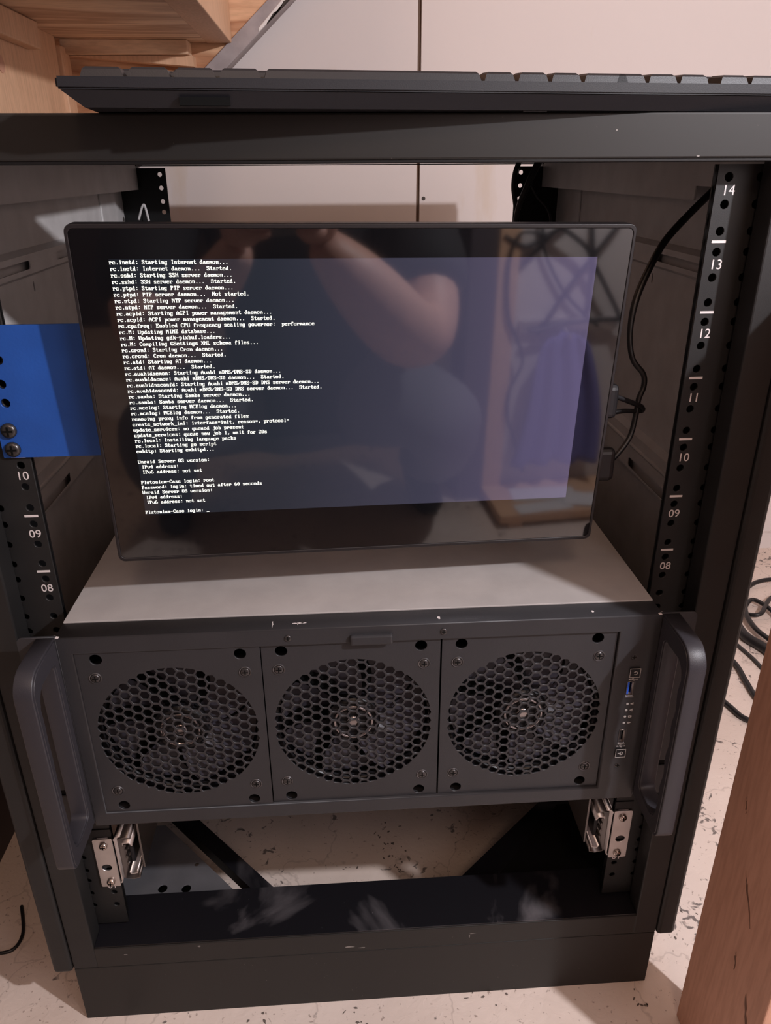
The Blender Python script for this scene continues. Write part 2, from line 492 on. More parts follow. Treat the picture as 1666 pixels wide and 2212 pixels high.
# treads and risers; the visible tread underside ends at pixel row ~92
TRZ, RUN, RISE = .797, .246, .246 * SL
for k in range(-2, 4):
    xr = -.197 + k * RUN; zt = TRZ + k * RISE
    stp('tread', boxm(xr - .285, xr, .20, .858, zt, zt + .032, .002), 'wood_tread')
    stp('riser', boxm(xr - .001, xr + .037, .20, .858 if k > -1 else .80, zt - .001, zt + RISE + .0005, .0015), 'wood_batten')
    stp('cleat', boxm(xr - .210, xr - .025, .822, .860, zt - .0195, zt - .0005, .0015), 'wood_tread')
    stp('packing_wedge', raw([(xr - .215, .835, zt - .020), (xr - .02, .835, zt - .020), (xr - .02, .835, zt - .034), (xr - .215, .835, zt - .0205),
                              (xr - .215, .86, zt - .020), (xr - .02, .86, zt - .020), (xr - .02, .86, zt - .034), (xr - .215, .86, zt - .0205)],
                             [(0, 1, 2, 3), (7, 6, 5, 4), (0, 4, 5, 1), (1, 5, 6, 2), (2, 6, 7, 3), (3, 7, 4, 0)]), 'wood_batten')
stp('batten', boxm(-.4235, -.4000, .801, .84, .40, .786, .0015), 'wood_batten')
stp('block', boxm(-.4055, -.388, .48, .678, .765, .7962, .002), 'wood_batten')
kn = stp('knot', lathem([(.010, -.0006), (.0095, .0005)], 14), 'wood_post'); kn.location = (-.4058, .575, .738); kn.rotation_euler = (0, 0, math.pi / 2)

# ================================================================== RACK
U = .04445
WORN = ((-.1579, -.0280, .0016, .0012), (-.0200, -.0420, .0060, .0012), (-.0080, -.0440, .0045, .0008), (.0956, -.0340, .0035, .0004), (.0930, -.0375, .0008, .0022), (.1506, .6412, .0007, .0007), (.2008, .6275, .0012, .0005), (-.2250, -.0330, .0022, .0005))
rk = thing('server_rack', 'black steel 14U server rack cabinet with numbered rails, open front', 'rack', (0, 0, ZF))
def rp(name, me, mat, smooth=False):
    o = obj(name, me, mat, None, None, smooth); o.parent = rk; o.matrix_parent_inverse = Matrix.Translation((0, 0, -ZF)); return o
YF = -.022
for s in (-1, 1):
    a, b = sorted((s * .2520, s * .2740))
    rp('front_post', boxm(a, b, YF, YF + .020, -.0485, .6505, .0012), 'rack_black')
    a, b = sorted((s * .2747, s * .2920))
    rp('side_strip', boxm(a, b, YF - .002, .045, -.0505, .6495, .0035, 3), 'rack_black')
    a, b = sorted((s * .2865, s * .2915))
    rp('outer_side', boxm(a, b, .0, .60, -.048, .645), 'rack_black')
rp('top_bar', boxm(-.2745, .2745, YF, YF + .022, .6262, .6504, .0012), 'rack_scuffed')
rp('top_bar_lip', boxm(-.2745, .2745, YF + .001, YF + .028, .6245, .6268, .0006), 'rack_dark')
rp('bottom_bar', boxm(-.2525, .2525, YF, YF + .014, -.0485, -.0236, .001), 'rack_scuffed')
rp('plinth_front', boxm(-.274, .274, YF + .0005, YF + .0025, ZF, -.0495, .0006), 'rack_scuffed')
for s in (-1, 1):
    a, b = sorted((s * .2715, s * .274)); rp('plinth_side', boxm(a, b, YF + .0025, .58, ZF, -.0495), 'rack_black')
rp('roof', platem([(-.290, .0), (.290, .0), (.290, .584), (-.290, .584)], [[(-.137, .070), (.137, .070), (.137, .36), (-.137, .36)]], .003, lambda u, v, w_: (u, v, .6490 + w_)), 'rack_black')
rp('rear_top_bar', boxm(-.290, .290, .585, .600, .6285, .6520, .001), 'rack_black')
rp('rear_shade_panel', boxm(-.286, .286, .600, .602, -.048, .50), 'rack_dark')  # unseen panel added to darken the rack interior
rp('plinth_shade_plate', boxm(-.2715, .2715, .578, .580, ZF, -.0495), 'rack_black')  # unseen plate added to keep light off the floor inside the plinth
rp('rear_top_lip', boxm(-.262, .262, .583, .597, .6256, .6268), 'rack_dark')
for s in (-1, 1):
    rp('side_top_rail', boxm(*sorted((s * .272, s * .290)), .0, .584, .6330, .6474, .001), 'rack_black')
# base: front shelf strip, lower side trays and diagonal gussets
rp('base_strip', platem([(-.2515, YF + .0006), (.2515, YF + .0006), (.2515, -.003), (.2655, -.003), (.2655, .0315), (-.2655, .0315), (-.2655, -.003), (-.2515, -.003)], [], .002, lambda u, v, w_: (u, v, -.0224 + w_)), 'base_dusty')
def beam(p, q, wd, z0, z1):
    p = Vector((*p, 0)); q = Vector((*q, 0)); d = (q - p).normalized(); n = Vector((-d.y, d.x, 0)) * wd
    vs = [p, q, q + n, p + n]
    return raw([(*v.xy, z0) for v in vs] + [(*v.xy, z1) for v in vs], [(3, 2, 1, 0), (4, 5, 6, 7), (0, 1, 5, 4), (1, 2, 6, 5), (2, 3, 7, 6), (3, 0, 4, 7)])
ga = (-.1862 - .8 * .0896, .1449 + .8 * .0937); gb = (-.0966 + .4 * .0896, .0512 - .4 * .0937)
rp('base_gusset', beam(gb, ga, .0165, -.060, -.045), 'base_dusty')
gc = (.1852 + .8 * .0865, .1293 + .8 * .0776); gd = (.0987 - .4 * .0865, .0517 - .4 * .0776)
rp('base_gusset', beam(gc, gd, .028, -.060, -.045), 'base_dusty')
rp('base_tray', platem([(-.2655, .0), (-.0883, .0), (-.1363, .0501), (-.1723, .0876), (-.222, .139), (-.2655, .139)], [circ(-.2088, .0565, .0048, 16), circ(-.1848, .0548, .0048, 16), circ(-.179, .084, .0025, 10)], .0015, lambda u, v, w_: (u, v, -.0457 + w_)), 'tray_grey')
rp('tray_shade_plate', boxm(-.2655, -.170, .04, .09, -.062, -.060), 'rack_dark')  # dark plate added under the tray so its holes look black
rp('base_tray', platem([(.2655, .0), (.0960, .0), (.1363, .0501), (.222, .139), (.2655, .139)], [], .0015, lambda u, v, w_: (u, v, -.0457 + w_)), 'rack_dark')
# side panels with stiffening ribs and slots
for s in (-1, 1):
    X = s * .2850
    mir = lambda u, v, w_, X=X: (X + w_, u, v)
    # panel sheet: plain, with the small slots
    small = [rrect(c - .0016, c + .0016, .5220, .5313, .0014, 2) for c in (.2232, .420)]
    rp('side_panel', platem([(.004, -.048), (.598, -.048), (.598, .632), (.004, .632)], small, .0012, mir), 'panel_grey')
    rp('panel_edge', boxm(*sorted((X - s * .003, X)), .465, .530, -.02, .630, .0015), 'panel_grey')
    for zlo, zhi, sl in ((.5360, .5600, (.5440, .5510)), (.3390, .3840, (.3450, .3545)), (.140, .185, (.146, .156))):
        Xr = X - s * .0070
        slots = [rrect(c - .0455, c + .0455, sl[0], sl[1], .003, 4) for c in (.160, .320, .440)[:2]]
        fnr = lambda u, v, w_, Xr=Xr: (Xr + w_, u, v)
        pan = platem([(.02, zlo + .004), (.462, zlo + .004), (.462, zhi - .004), (.02, zhi - .004)], slots, .0012, fnr)
        vs = []
        for zz, xx in ((zlo, X), (zlo + .004, Xr), (zhi - .004, Xr), (zhi, X)):
            vs += [(xx, .02, zz), (xx, .462, zz)]
        sl_ = raw(vs, [(0, 1, 3, 2), (4, 5, 7, 6)])
        rp('stiffening_rib', join((pan, 0), (sl_, 0)), 'panel_grey')
        # rolled bead along the middle of the lower ribs
        if zlo < .5 and zlo > .2:
            zm = zhi - .0155
            rp('rolled_bead', tubem([(Xr, .02, zm), (Xr, .25, zm), (Xr, .462, zm)], .0022, 8, 1), 'panel_grey')
    # top channel
    if s > 0: prof = [(.010, .626), (.566, .626), (.566, .5985), (.107, .5985), (.107, .6085), (.010, .6085)]
    else: prof = [(.010, .626), (.566, .626), (.566, .5985), (.010, .5985)]
    Xc = s * .2612
    rp('top_channel', platem(prof, [], .0015, lambda u, v, w_, Xc=Xc: (Xc + w_, u, v)), 'panel_grey')
    rp('channel_web', boxm(*sorted((Xc, X - s * .001)), .010, .566, .6260, .6275), 'panel_grey')
    for yy in (.06, .17, .30, .42):
        o = share('rivet', boxm(-.0012, .0012, -.0012, .0012, -.0005, .0012), None, (Xc, yy, .6262)); o.data.materials.append(MATS['zinc']); o.parent = rk; o.matrix_parent_inverse = Matrix.Translation((0, 0, -ZF))
    rp('rear_post', boxm(*sorted((s * .2610, s * .2845)), .572, .584, -.048, .628), 'rack_dark')
# rails
def zz(u, k): return u * U - (.00635, .022225, .0381)[k]
MARK = boxm(-.0047, .0047, -.0002, .0002, -.0008, .0008); MARK.materials.append(MATS['print_white'])
NUM = {}
def rail(s, y, name, marks):
    a, b = sorted((s * .2252, s * .2605))
    holes = []
    for u in range(1, 15):
        for k in range(3):
            holes.append(circ(s * .23256, zz(u, k), .0029, 10))
            if marks: holes.append(circ(s * .2530, zz(u, k), .0029, 8))
    o = rp(name, platem([(a, -.018), (b, -.018), (b, .6232), (a, .6232)], holes, .002, lambda u, v, w_: (u, y + .001 + w_, v)), 'rack_black' if marks else 'rack_dark')
    def sub(nm, me, loc):
        q = share(nm, me, o, (0, 0, 0)); q.matrix_parent_inverse = Matrix.Identity(4); q.location = loc; return q
    if marks:
        for u in list(range(1, 4)) + list(range(8, 14)):
            sub('unit_mark', MARK, (s * .2328, y - .0001, u * U))
        for u in range(1, 15):
            if u not in NUM:
                NUM[u] = textm('%02d' % u, .0088, lambda a_, b_, c_: (a_, -c_, b_)); NUM[u].materials.append(MATS['print_white'])
            sub('unit_number', NUM[u], (s * .2328 + (.0008 if s > 0 else 0), y - .0001, u * U - .0143))
        # dark strip added behind as shade, so the threaded holes read dark
        sub('hole_shade_strip', None or boxm(*sorted((s * .2285, s * .2590)), .012, .0135, -.018, .6232), (0, y, 0)).data.materials.append(MATS['rack_dark'])
        sub('rail_flange', boxm(*sorted((s * .2590, s * .2605)), .002, .0135, -.018, .6232), (0, y, 0)).data.materials.append(MATS['rack_dark'])
    return o
for s in (-1, 1):
    rail(s, 0.0, 'front_rail', True)
    rail(s, .569, 'rear_rail', False)

# worn spots on the rack paint
def blob(cx, cz, wx, wz, rnd):
    return [(cx + wx * math.cos(t) * rnd.uniform(.45, 1.1), cz + wz * math.sin(t) * rnd.uniform(.45, 1.1)) for t in [k * math.pi / 6 for k in range(12)]]
rr = random.Random(5)
for cx, cz, wx, wz in WORN:
    rp('worn_spot', platem(blob(cx, cz, wx, wz, rr), [], .0001, lambda u, v, w_: (u, YF - .00006 + w_, v)), 'worn_paint')

# ------------------------------------------------------------------ screws (shared meshes)
def screw_mesh(r, hgt, mats):
    head = lathem([(r, 0), (r, -hgt * .45), (r * .86, -hgt * .8), (r * .55, -hgt), (r * .05, -hgt * 1.02)], 18)
    c1 = boxm(-r * .62, r * .62, -hgt * 1.06, -hgt * .5, -r * .13, r * .13)
    c2 = boxm(-r * .13, r * .13, -hgt * 1.07, -hgt * .5, -r * .62, r * .62)
    me = join((head, 0), (c1, 1), (c2, 1))
    for q in mats: me.materials.append(MATS[q])
    for p in me.polygons:
        if p.material_index == 0: p.use_smooth = True
    return me
SC_FAN = screw_mesh(.0034, .0011, ('screw_black', 'void'))
SC_TOP = screw_mesh(.0026, .0009, ('screw_black', 'void'))
SC_RACK = screw_mesh(.0052, .0032, ('screw_black', 'void'))
SC_BRASS = screw_mesh(.0037, .0030, ('screw_steel', 'void'))
def countersunk(r):
    me = lathem([(r * 1.38, .0), (r * 1.28, -.0006), (r * 1.10, -.0004), (r * 1.05, .0)], 20); me.materials.append(MATS['screw_rim']); return me

# ================================================================== SERVER CASE
YS, ZB, ZT, HW = -.0459, .1514, .3280, .2155
sv = thing('server_case', 'black 4U rackmount server with three honeycomb fan panels and side handles', 'server', (0, .2, ZB))
def sp(name, me, mat, smooth=False):
    o = obj(name, me, mat, None, None, smooth); o.parent = sv; o.matrix_parent_inverse = Matrix.Translation((0, -.2, -ZB)); return o
def spp(name, me, loc, par=None):
    o = share(name, me, par or sv, loc)
    if par is None: o.matrix_parent_inverse = Matrix.Translation((0, -.2, -ZB))
    return o
sp('chassis_body', boxm(-HW, HW, -.0262, .50, ZB, ZT - .0012, .0006), 'case_black')
sp('lid', boxm(-HW, HW, -.0264, .50, ZT - .0014, ZT, .0004), 'case_lid')
# front frame: border around the fan panels and the control strip
SX = (-.2053, -.0755, .0548, .1856); PZ0, PZ1 = .1640, .3133
io_holes = [rrect(.1969, .2022, .2552, .2682, .0003, 1), rrect(.1966, .2014, .2094, .2224, .0003, 1), circ(.1991, .2905, .0017, 12), circ(.1989, .1861, .0017, 12)]
fr = sp('front_frame', platem([(-HW, ZB), (HW, ZB), (HW, ZT - .0009), (-HW, ZT - .0009)], [[(SX[0], PZ0), (SX[3], PZ0), (SX[3], PZ1), (SX[0], PZ1)]] + io_holes, .0195, lambda u, v, w_: (u, YS + .00975 + w_, v), .0010), 'case_black')
sp('backing_plate', boxm(-.206, .187, -.028, -.0266, PZ0 - .001, PZ1 + .001), 'void')
for xx, z_ in ((-.0551, .3197), (.0559, .3202)): spp('screw', SC_TOP, (xx, YS, z_))
# small paint chips on the top edge of the bezel
for xx, w_, h_ in ((-.0657, .0016, .0005), (-.0660, .0006, .0030), (-.0500, .0050, .0003), (-.0465, .0060, .0004), (-.0440, .0050, .0003), (-.0480, .0008, .0012), (.053, .0026, .0011), (.166, .0022, .0008)):
    c = [(xx + math.cos(t) * w_ / 2 * random.uniform(.6, 1.1), math.sin(t) * h_ * 2 * random.uniform(.6, 1.1)) for t in [k * math.pi / 4 for k in range(8)]]
    sp('paint_chip', platem(c, [], .0001, lambda u, v, q: (u, YS + .0075 + v, ZT - .00082 + q)), 'print_white')
for s in (-1, 1):
    sp('paint_chip', platem([(s * .2125, .0), (s * .2155, .001), (s * .2153, -.002), (s * .2128, -.0024)], [], .0001, lambda u, v, q: (u, YS + .002 + v, ZT - .00080 + q)), 'print_white')
# latch tab
sp('latch_tab', boxm(-.0112, .0192, YS - .0032, YS + .002, .3128, .3208, .0014, 2), 'case_black')

# honeycomb fan panel (mesh shared by the three)
def clip_circle(poly, r, n=72):
    out = poly
    for k in range(n):
        a = 2 * math.pi * (k + .5) / n; nx, ny = math.cos(a), math.sin(a); d = r
        new = []
        for i in range(len(out)):
            p, q = out[i], out[(i + 1) % len(out)]
            dp, dq = p[0] * nx + p[1] * ny - d, q[0] * nx + q[1] * ny - d
            if dp <= 0: new.append(p)
            if dp * dq < 0:
                t = dp / (dp - dq); new.append((p[0] + (q[0] - p[0]) * t, p[1] + (q[1] - p[1]) * t))
        out = new
        if len(out) < 3: return None
    # drop coincident points
    res = []
    for p in out:
        if not res or (p[0] - res[-1][0]) ** 2 + (p[1] - res[-1][1]) ** 2 > 1e-9: res.append(p)
    area = abs(sum(res[i][0] * res[(i + 1) % len(res)][1] - res[(i + 1) % len(res)][0] * res[i][1] for i in range(len(res)))) / 2
    return res if len(res) >= 3 and area > 3.0e-6 else None
PITCH = .0080; CR = .0594; PW, PH = .1293, .1485
CZ = .2385; PCZ = (PZ0 + PZ1) / 2
hx = []
for i in range(-9, 10):
    for j in range(-9, 10):
        cx = i * PITCH * .8660; cy = j * PITCH + (PITCH / 2 if i % 2 else 0)
        if math.hypot(cx, cy) > CR + .004: continue
        R_ = .00662 / 2 / .8660
        poly = [(cx + R_ * math.cos(math.radians(60 * k)), cy + R_ * math.sin(math.radians(60 * k))) for k in range(6)]
        if math.hypot(cx, cy) + R_ > CR: poly = clip_circle(poly, CR)
        if poly: hx.append(poly)
dz = PCZ - CZ
corner_holes = [circ(sx * .0505, sz - CZ, .0045, 16) for sx in (-1, 1) for sz in (.3072, .1703)]
PANEL = platem([(-PW / 2, dz - PH / 2), (PW / 2, dz - PH / 2), (PW / 2, dz + PH / 2), (-PW / 2, dz + PH / 2)], hx + corner_holes, .0016, lambda u, v, w_: (u, w_, v))
PANEL.materials.append(MATS['case_black'])
RING = countersunk(.0034)
# fan: frame, hub, blades
FRAMEM = platem(rrect(-.06, .06, -.06, .06, .008), [circ(0, 0, .0575, 48)], .012, lambda u, v, w_: (u, w_, v)); FRAMEM.materials.append(MATS['fan_plastic'])
HUB = lathem([(.0205, .008), (.0205, -.0035), (.0185, -.0052), (.0002, -.0052)], 32)
HUB.materials.append(MATS['fan_plastic'])
HRING = lathem([(.0128, -.0050), (.0132, -.0066), (.0142, -.0072), (.0152, -.0066), (.0156, -.0050)], 40); HRING.materials.append(MATS['fan_hub'])
HCAP = lathem([(.0055, -.0050), (.0050, -.0064), (.0030, -.0070), (.0004, -.0068)], 24); HCAP.materials.append(MATS['fan_hub'])
for q_ in (HRING, HCAP):
    for p in q_.polygons: p.use_smooth = True
for p in HUB.polygons: p.use_smooth = False
def blade_mesh():
    vs, fs = [], []
    NR, NA = 6, 6
    for i in range(NR + 1):
        r = .0195 + (.0555 - .0195) * i / NR
        for j in range(NA + 1):
            t = j / NA - .5
            a = t * math.radians(46) + math.radians(14) * (i / NR) ** 1.5
            vs.append((r * math.cos(a), t * .013 * (1 - .35 * i / NR) + .0015 * math.cos(t * 3), r * math.sin(a)))
    for i in range(NR):
        for j in range(NA):
            q = i * (NA + 1) + j
            fs.append((q, q + 1, q + NA + 2, q + NA + 1))
    me = raw(vs, fs); me.materials.append(MATS['blade_plastic'])
    for p in me.polygons: p.use_smooth = True
    return me
BLADE = blade_mesh()
for k, fx in enumerate((-.1405, -.0104, .1202)):
    fp = spp('fan_panel', PANEL, (fx, YS + (.0022, .0034, .0034)[k], CZ))
    for sx in (-1, 1):
        for sz in (-1, 1):
            share('screw', SC_FAN, fp, (sx * .0530, -.0008, sz * .0530))
            share('screw_rim', RING, fp, (sx * .0530, -.0008, sz * .0530))
    fan = spp('cooling_fan', FRAMEM, (fx, YS + .0125, CZ))
    share('hub', HUB, fan, (0, -.0015, 0)); share('hub_ring', HRING, fan, (0, -.0015, 0)); share('hub_cap', HCAP, fan, (0, -.0015, 0))
    a0 = (.35, .1, .6)[k]
    for q in range(7):
        o = share('blade', BLADE, fan, (0, .001, 0)); o.rotation_euler = (0, a0 + q * 2 * math.pi / 7, 0)

# control strip: buttons, ports, lights, icons
def flat(name, outline, holes, mat, y=YS, t=.00025): 
    return sp(name, platem(outline, holes, t, lambda u, v, w_: (u, y - t / 2 + w_, v)), mat)
def ctr_text(body, x, z, size, rot, mat='print_white'):
    ca, sa = math.cos(rot), math.sin(rot)
    return textm(body, size, lambda a, b, c: (x + a * ca - b * sa, YS - .0002 - c, z + a * sa + b * ca))
plain('print_dim', (.42, .40, .39), .6)
def ring_arc(cx, cz, r0, r1, a0, a1, n=18):
    A = [math.radians(a0 + (a1 - a0) * k / n) for k in range(n + 1)]
    return [(cx + r1 * math.cos(a), cz + r1 * math.sin(a)) for a in A] + [(cx + r0 * math.cos(a), cz + r0 * math.sin(a)) for a in reversed(A)]
def button(x, z, power):
    b = flat('button', rrect(x - .0039, x + .0039, z - .0039, z + .0039, .0004, 2), [], 'fan_plastic', t=.0012)
    def sub(nm, me, mat):
        o = obj(nm, me, mat, None); o.parent = b; return o
    sub('button_outline', platem(rrect(x - .0041, x + .0041, z - .0041, z + .0041, .0004, 2), [rrect(x - .0037, x + .0037, z - .0037, z + .0037, .0003, 2)], .0002, lambda u, v, w_: (u, YS - .0013 + w_, v)), 'print_dim')
    sub('symbol', platem(ring_arc(x + .0003, z, .0011, .0016, -130, 130) if not power else ring_arc(x + .0004, z, .0011, .0016, -140, 140), [], .0002, lambda u, v, w_: (u, YS - .00135 + w_, v)), 'print_dim')
    if power: sub('symbol', boxm(x - .0022, x + .0003, YS - .00142, YS - .0012, z - .0003, z + .0003), 'print_dim')
    else: sub('symbol', raw([(x - .0013, YS - .0014, z + .0004), (x - .0006, YS - .0014, z + .0018), (x + .0003, YS - .0014, z + .0007)], [(0, 1, 2)]), 'print_dim')
button(.2011, .2772, False); button(.1995, .2002, True)
def usb_icon(x, z):
    a = platem([(x - .0030, z - .0002), (x + .0025, z - .0002), (x + .0025, z - .0007), (x + .0037, z), (x + .0025, z + .0007), (x + .0025, z + .0002), (x - .0030, z + .0002)], [], .0002, lambda u, v, w_: (u, YS - .0002 + w_, v))
    b = platem(circ(x - .0030, z, .0006, 10), [], .0002, lambda u, v, w_: (u, YS - .00021 + w_, v))
    c = platem([(x - .001, z), (x + .0, z - .0012), (x + .001, z - .0012), (x + .001, z - .0008), (x + .0002, z - .0008), (x - .0005, z)], [], .0002, lambda u, v, w_: (u, YS - .00022 + w_, v))
    d = platem([(x - .0018, z), (x - .0008, z + .0011), (x + .0002, z + .0011), (x + .0002, z + .0008), (x - .0006, z + .0008), (x - .0012, z)], [], .0002, lambda u, v, w_: (u, YS - .00023 + w_, v))
    sp('usb_symbol', join((a, 0), (b, 0), (c, 0), (d, 0)), 'print_dim')
usb_icon(.2009, .2708); usb_icon(.1993, .2066)
def usb(x0, x1, z0, z1, tongue):
    b = sp('usb_port', platem([(x0, z0), (x1, z0), (x1, z1), (x0, z1)], [[(x0 + .0004, z0 + .0004), (x1 - .0004, z0 + .0004), (x1 - .0004, z1 - .0004), (x0 + .0004, z1 - .0004)]], .010, lambda u, v, w_: (u, YS + .0052 + w_, v)), 'zinc_dark')
    o = obj('tongue', boxm(x0 + .0006, x0 + .0022, YS + .0010, YS + .010, z0 + .0009, z1 - .0009), tongue, None); o.parent = b
    o = obj('port_back', boxm(x0, x1, YS + .0098, YS + .0103, z0, z1), 'void', None); o.parent = b
    o = obj('spring_tab', boxm(x0 - .0001, x1 + .0006, YS - .0006, YS + .002, z0 - .0009, z0 + .0001), 'usb_metal', None); o.parent = b
usb(.1969, .2022, .2552, .2682, 'usb_blue'); usb(.1966, .2014, .2094, .2224, 'fan_plastic')
for i, (xa, xb, z_) in enumerate(((.1994, .2028, .2478), (.1991, .2028, .2418), (.1989, .2028, .2356), (.1988, .2027, .2296))):
    sp('indicator_light', lathem([(.0010, .0), (.0010, -.0003), (.0004, -.0005)], 12), 'print_dim').location = (xa, YS - 0, z_)
    if i < 2:
        q = flat('indicator_symbol', [(xb - .0014, z_), (xb + .0012, z_ - .0013), (xb + .0012, z_ + .0013)], [[(xb + .0002, z_ - .0005), (xb + .0008, z_ - .0007), (xb + .0008, z_ - .0001), (xb + .0002, z_ - .0001)]], 'print_dim')
    elif i == 2:
        q = flat('indicator_symbol', rrect(xb - .0014, xb + .0013, z_ - .0010, z_ + .0010, .0005, 3), [circ(xb - .0003, z_, .0006, 8)], 'print_dim')
    else:
        q = flat('indicator_symbol', [(xb - .0012, z_ - .0007), (xb + .0002, z_ - .0007), (xb + .0016, z_), (xb + .0002, z_ + .0007), (xb - .0012, z_ + .0007)], [circ(xb - .0003, z_, .0003, 6)], 'print_dim')
for z_ in (.2905, .1861): spp('screw', SC_TOP, (.1991, YS + .0012, z_))
sp('strip_back', boxm(.1935, .2045, -.0305, -.0268, .18, .30), 'void')

# ears and handles
def arc(cx, cy, r, a0, a1, n=6): return [(cx + r * math.cos(math.radians(a0 + (a1 - a0) * k / n)), cy + r * math.sin(math.radians(a0 + (a1 - a0) * k / n))) for k in range(n + 1)]
for s in (-1, 1):
    ear = [(s * .2150, .155)] + [(s * x, z) for x, z in ([(.2358, .155)] + arc(.2378, .159, .0035, -90, 0) + arc(.2378, .3245, .0035, 0, 90) + [(.2150, .3280)])]
    slot = [(s * .2310, .1840), (s * .2388, .1840), (s * .2388, .1900), (s * .2310, .1900)]
    slot2 = [(s * .2310, .2900), (s * .2388, .2900), (s * .2388, .2960), (s * .2310, .2960)]
    sp('rack_ear', platem(ear, [slot, slot2], .0025, lambda u, v, w_: (u, YS + .0012 + w_, v)), 'case_black')
    outer = [(-.0462, .3279), (-.0740, .3279)] + arc(-.0775, .3109, .0170, 90, 180, 8)[1:] + arc(-.0855, .1650, .0090, 180, 270, 6) + [(-.0462, .1560)]
    inner = arc(-.0775, .3030, .0090, 180, 90, 6)
    wave = []
    n = 40
    for k in range(n + 1):
        z_ = .186 + (.303 - .186) * k / n
        d = .0016 * (1 - math.cos((z_ - .186) / (.303 - .186) * 2 * math.pi * 4)) / 2 * 1.3
        wave.append((-.0865 + (d if s > 0 else d * .25), z_))
    inner_poly = arc(-.0765, .1790, .0085, 270, 180, 4) + wave[1:-1] + arc(-.0755, .3010, .0100, 180, 90, 5) + [(-.0600, .3110)] + arc(-.0600, .3070, .0045, 90, 0, 4) + arc(-.0600, .1760, .0045, 0, -90, 4)
    xm = s * (.2155 + .2280) / 2
    hd = sp('handle', platem(outer, [inner_poly], .0125, lambda u, v, w_, xm=xm: (xm + w_, u, v), .0009), 'handle_black')
    def inset(poly, d):
        n = len(poly); ar = sum(poly[i][0] * poly[(i + 1) % n][1] - poly[(i + 1) % n][0] * poly[i][1] for i in range(n)); sg = 1 if ar > 0 else -1; out = []
        for i in range(n):
            a, c, b2 = Vector(poly[i - 1]), Vector(poly[i]), Vector(poly[(i + 1) % n])
            t1 = (c - a).normalized() if (c - a).length > 1e-7 else (b2 - c).normalized(); t2 = (b2 - c).normalized() if (b2 - c).length > 1e-7 else t1
            nn = Vector((-(t1 + t2).y, (t1 + t2).x)).normalized() * sg
            out.append(tuple(c + nn * d))
        return out
    rim = obj('grip_rim', platem(inset(outer, .0020), [inset(inner_poly, -.0016)], .0012, lambda u, v, w_: (s * .2155 + w_, u, v), .0004), 'handle_black', None); rim.parent = hd
    for z_ in (.3180, .1585):
        o = obj('handle_rivet', lathem([(.0026, 0), (.0026, -.0008), (.0016, -.0013)], 14), 'handle_black', None); o.parent = hd; o.rotation_euler = (0, 0, s * math.pi / 2); o.location = (s * .2155, -.0515, z_)

# ------------------------------------------------------------------ slide rails under the server
def slide(s, label):
    t = thing('slide_rail', label, 'slide rail', (s * .2325, .0, .03), 'zinc slide rails below the server')
    def p(name, me, mat):
        o = obj(name, me, mat, None); o.parent = t; o.matrix_parent_inverse = Matrix.Translation((-s * .2325, 0, -.03)); return o
    out = rrect(.2245, .2412, .0320, .0895, .0012, 2)
    hl = circ(.2334, .0555, .0040, 18, 1.15, 1.0)
    p('front_bracket', platem([(s * x, z) for x, z in out], [[(s * x, z) for x, z in hl]], .0016, lambda u, v, w_: (u, -.0012 + w_, v)), 'zinc')
    for z_ in (.0825, .0383):
        o = share('screw', SC_BRASS, t, (s * .2322 - s * .2325, -.002, z_ - .03))
    # bent web and nested C channels running back
    def chan(name, pts, th, y0, y1, mat):
        P = [Vector(q) for q in pts]; L_, R_ = [], []
        for i, q in enumerate(P):
            d = (P[min(i + 1, len(P) - 1)] - P[max(i - 1, 0)]).normalized(); n_ = Vector((-d.y, d.x)) * th / 2
            L_.append(q + n_); R_.append(q - n_)
        poly = [(s * v.x, v.y) for v in L_ + R_[::-1]]
        p(name, platem(poly, [], y1 - y0, lambda u, v, w_: (u, (y0 + y1) / 2 + w_, v)), mat)
    chan('bracket_web', [(.2256, .0340), (.2236, .0345), (.2228, .0365), (.2228, .0850), (.2236, .0868), (.2215, .0895), (.2175, .0905)], .0012, -.0006, .12, 'zinc')
    chan('outer_channel', [(.2080, .0405), (.2085, .0345), (.2140, .0330), (.2216, .0345), (.2216, .0825), (.2150, .0840), (.2105, .0825)], .0011, .004, .48, 'zinc_dark')
    chan('inner_channel', [(.2090, .0460), (.2090, .0425), (.2145, .0415), (.2160, .0440)], .0010, .002, .30, 'zinc')
    chan('inner_channel', [(.2095, .0760), (.2120, .0795), (.2175, .0795), (.2175, .0770)], .0010, .002, .30, 'zinc')
    p('ball_cage', boxm(*sorted((s * .2125, s * .2165)), .012, .30, .0455, .0750, .001), 'fan_plastic')
    for k, z_ in enumerate((.050, .058, .066, .072)):
        p('bearing', boxm(*sorted((s * .2165, s * .2185)), .006, .014, z_ - .0015, z_ + .0015, .0005), 'zinc_dark')
    p('server_runner', boxm(*sorted((s * .2040, s * .2060)), .010, .48, .040, .1505, .0004), 'zinc_dark')
    p('top_flange', boxm(*sorted((s * .2245, s * .2412)), -.001, .001, .0925, .1000), 'rack_dark')
    return t
slide(-1, 'zinc slide rail bracket under the left end of the server')
slide(1, 'zinc slide rail bracket under the right end of the server')

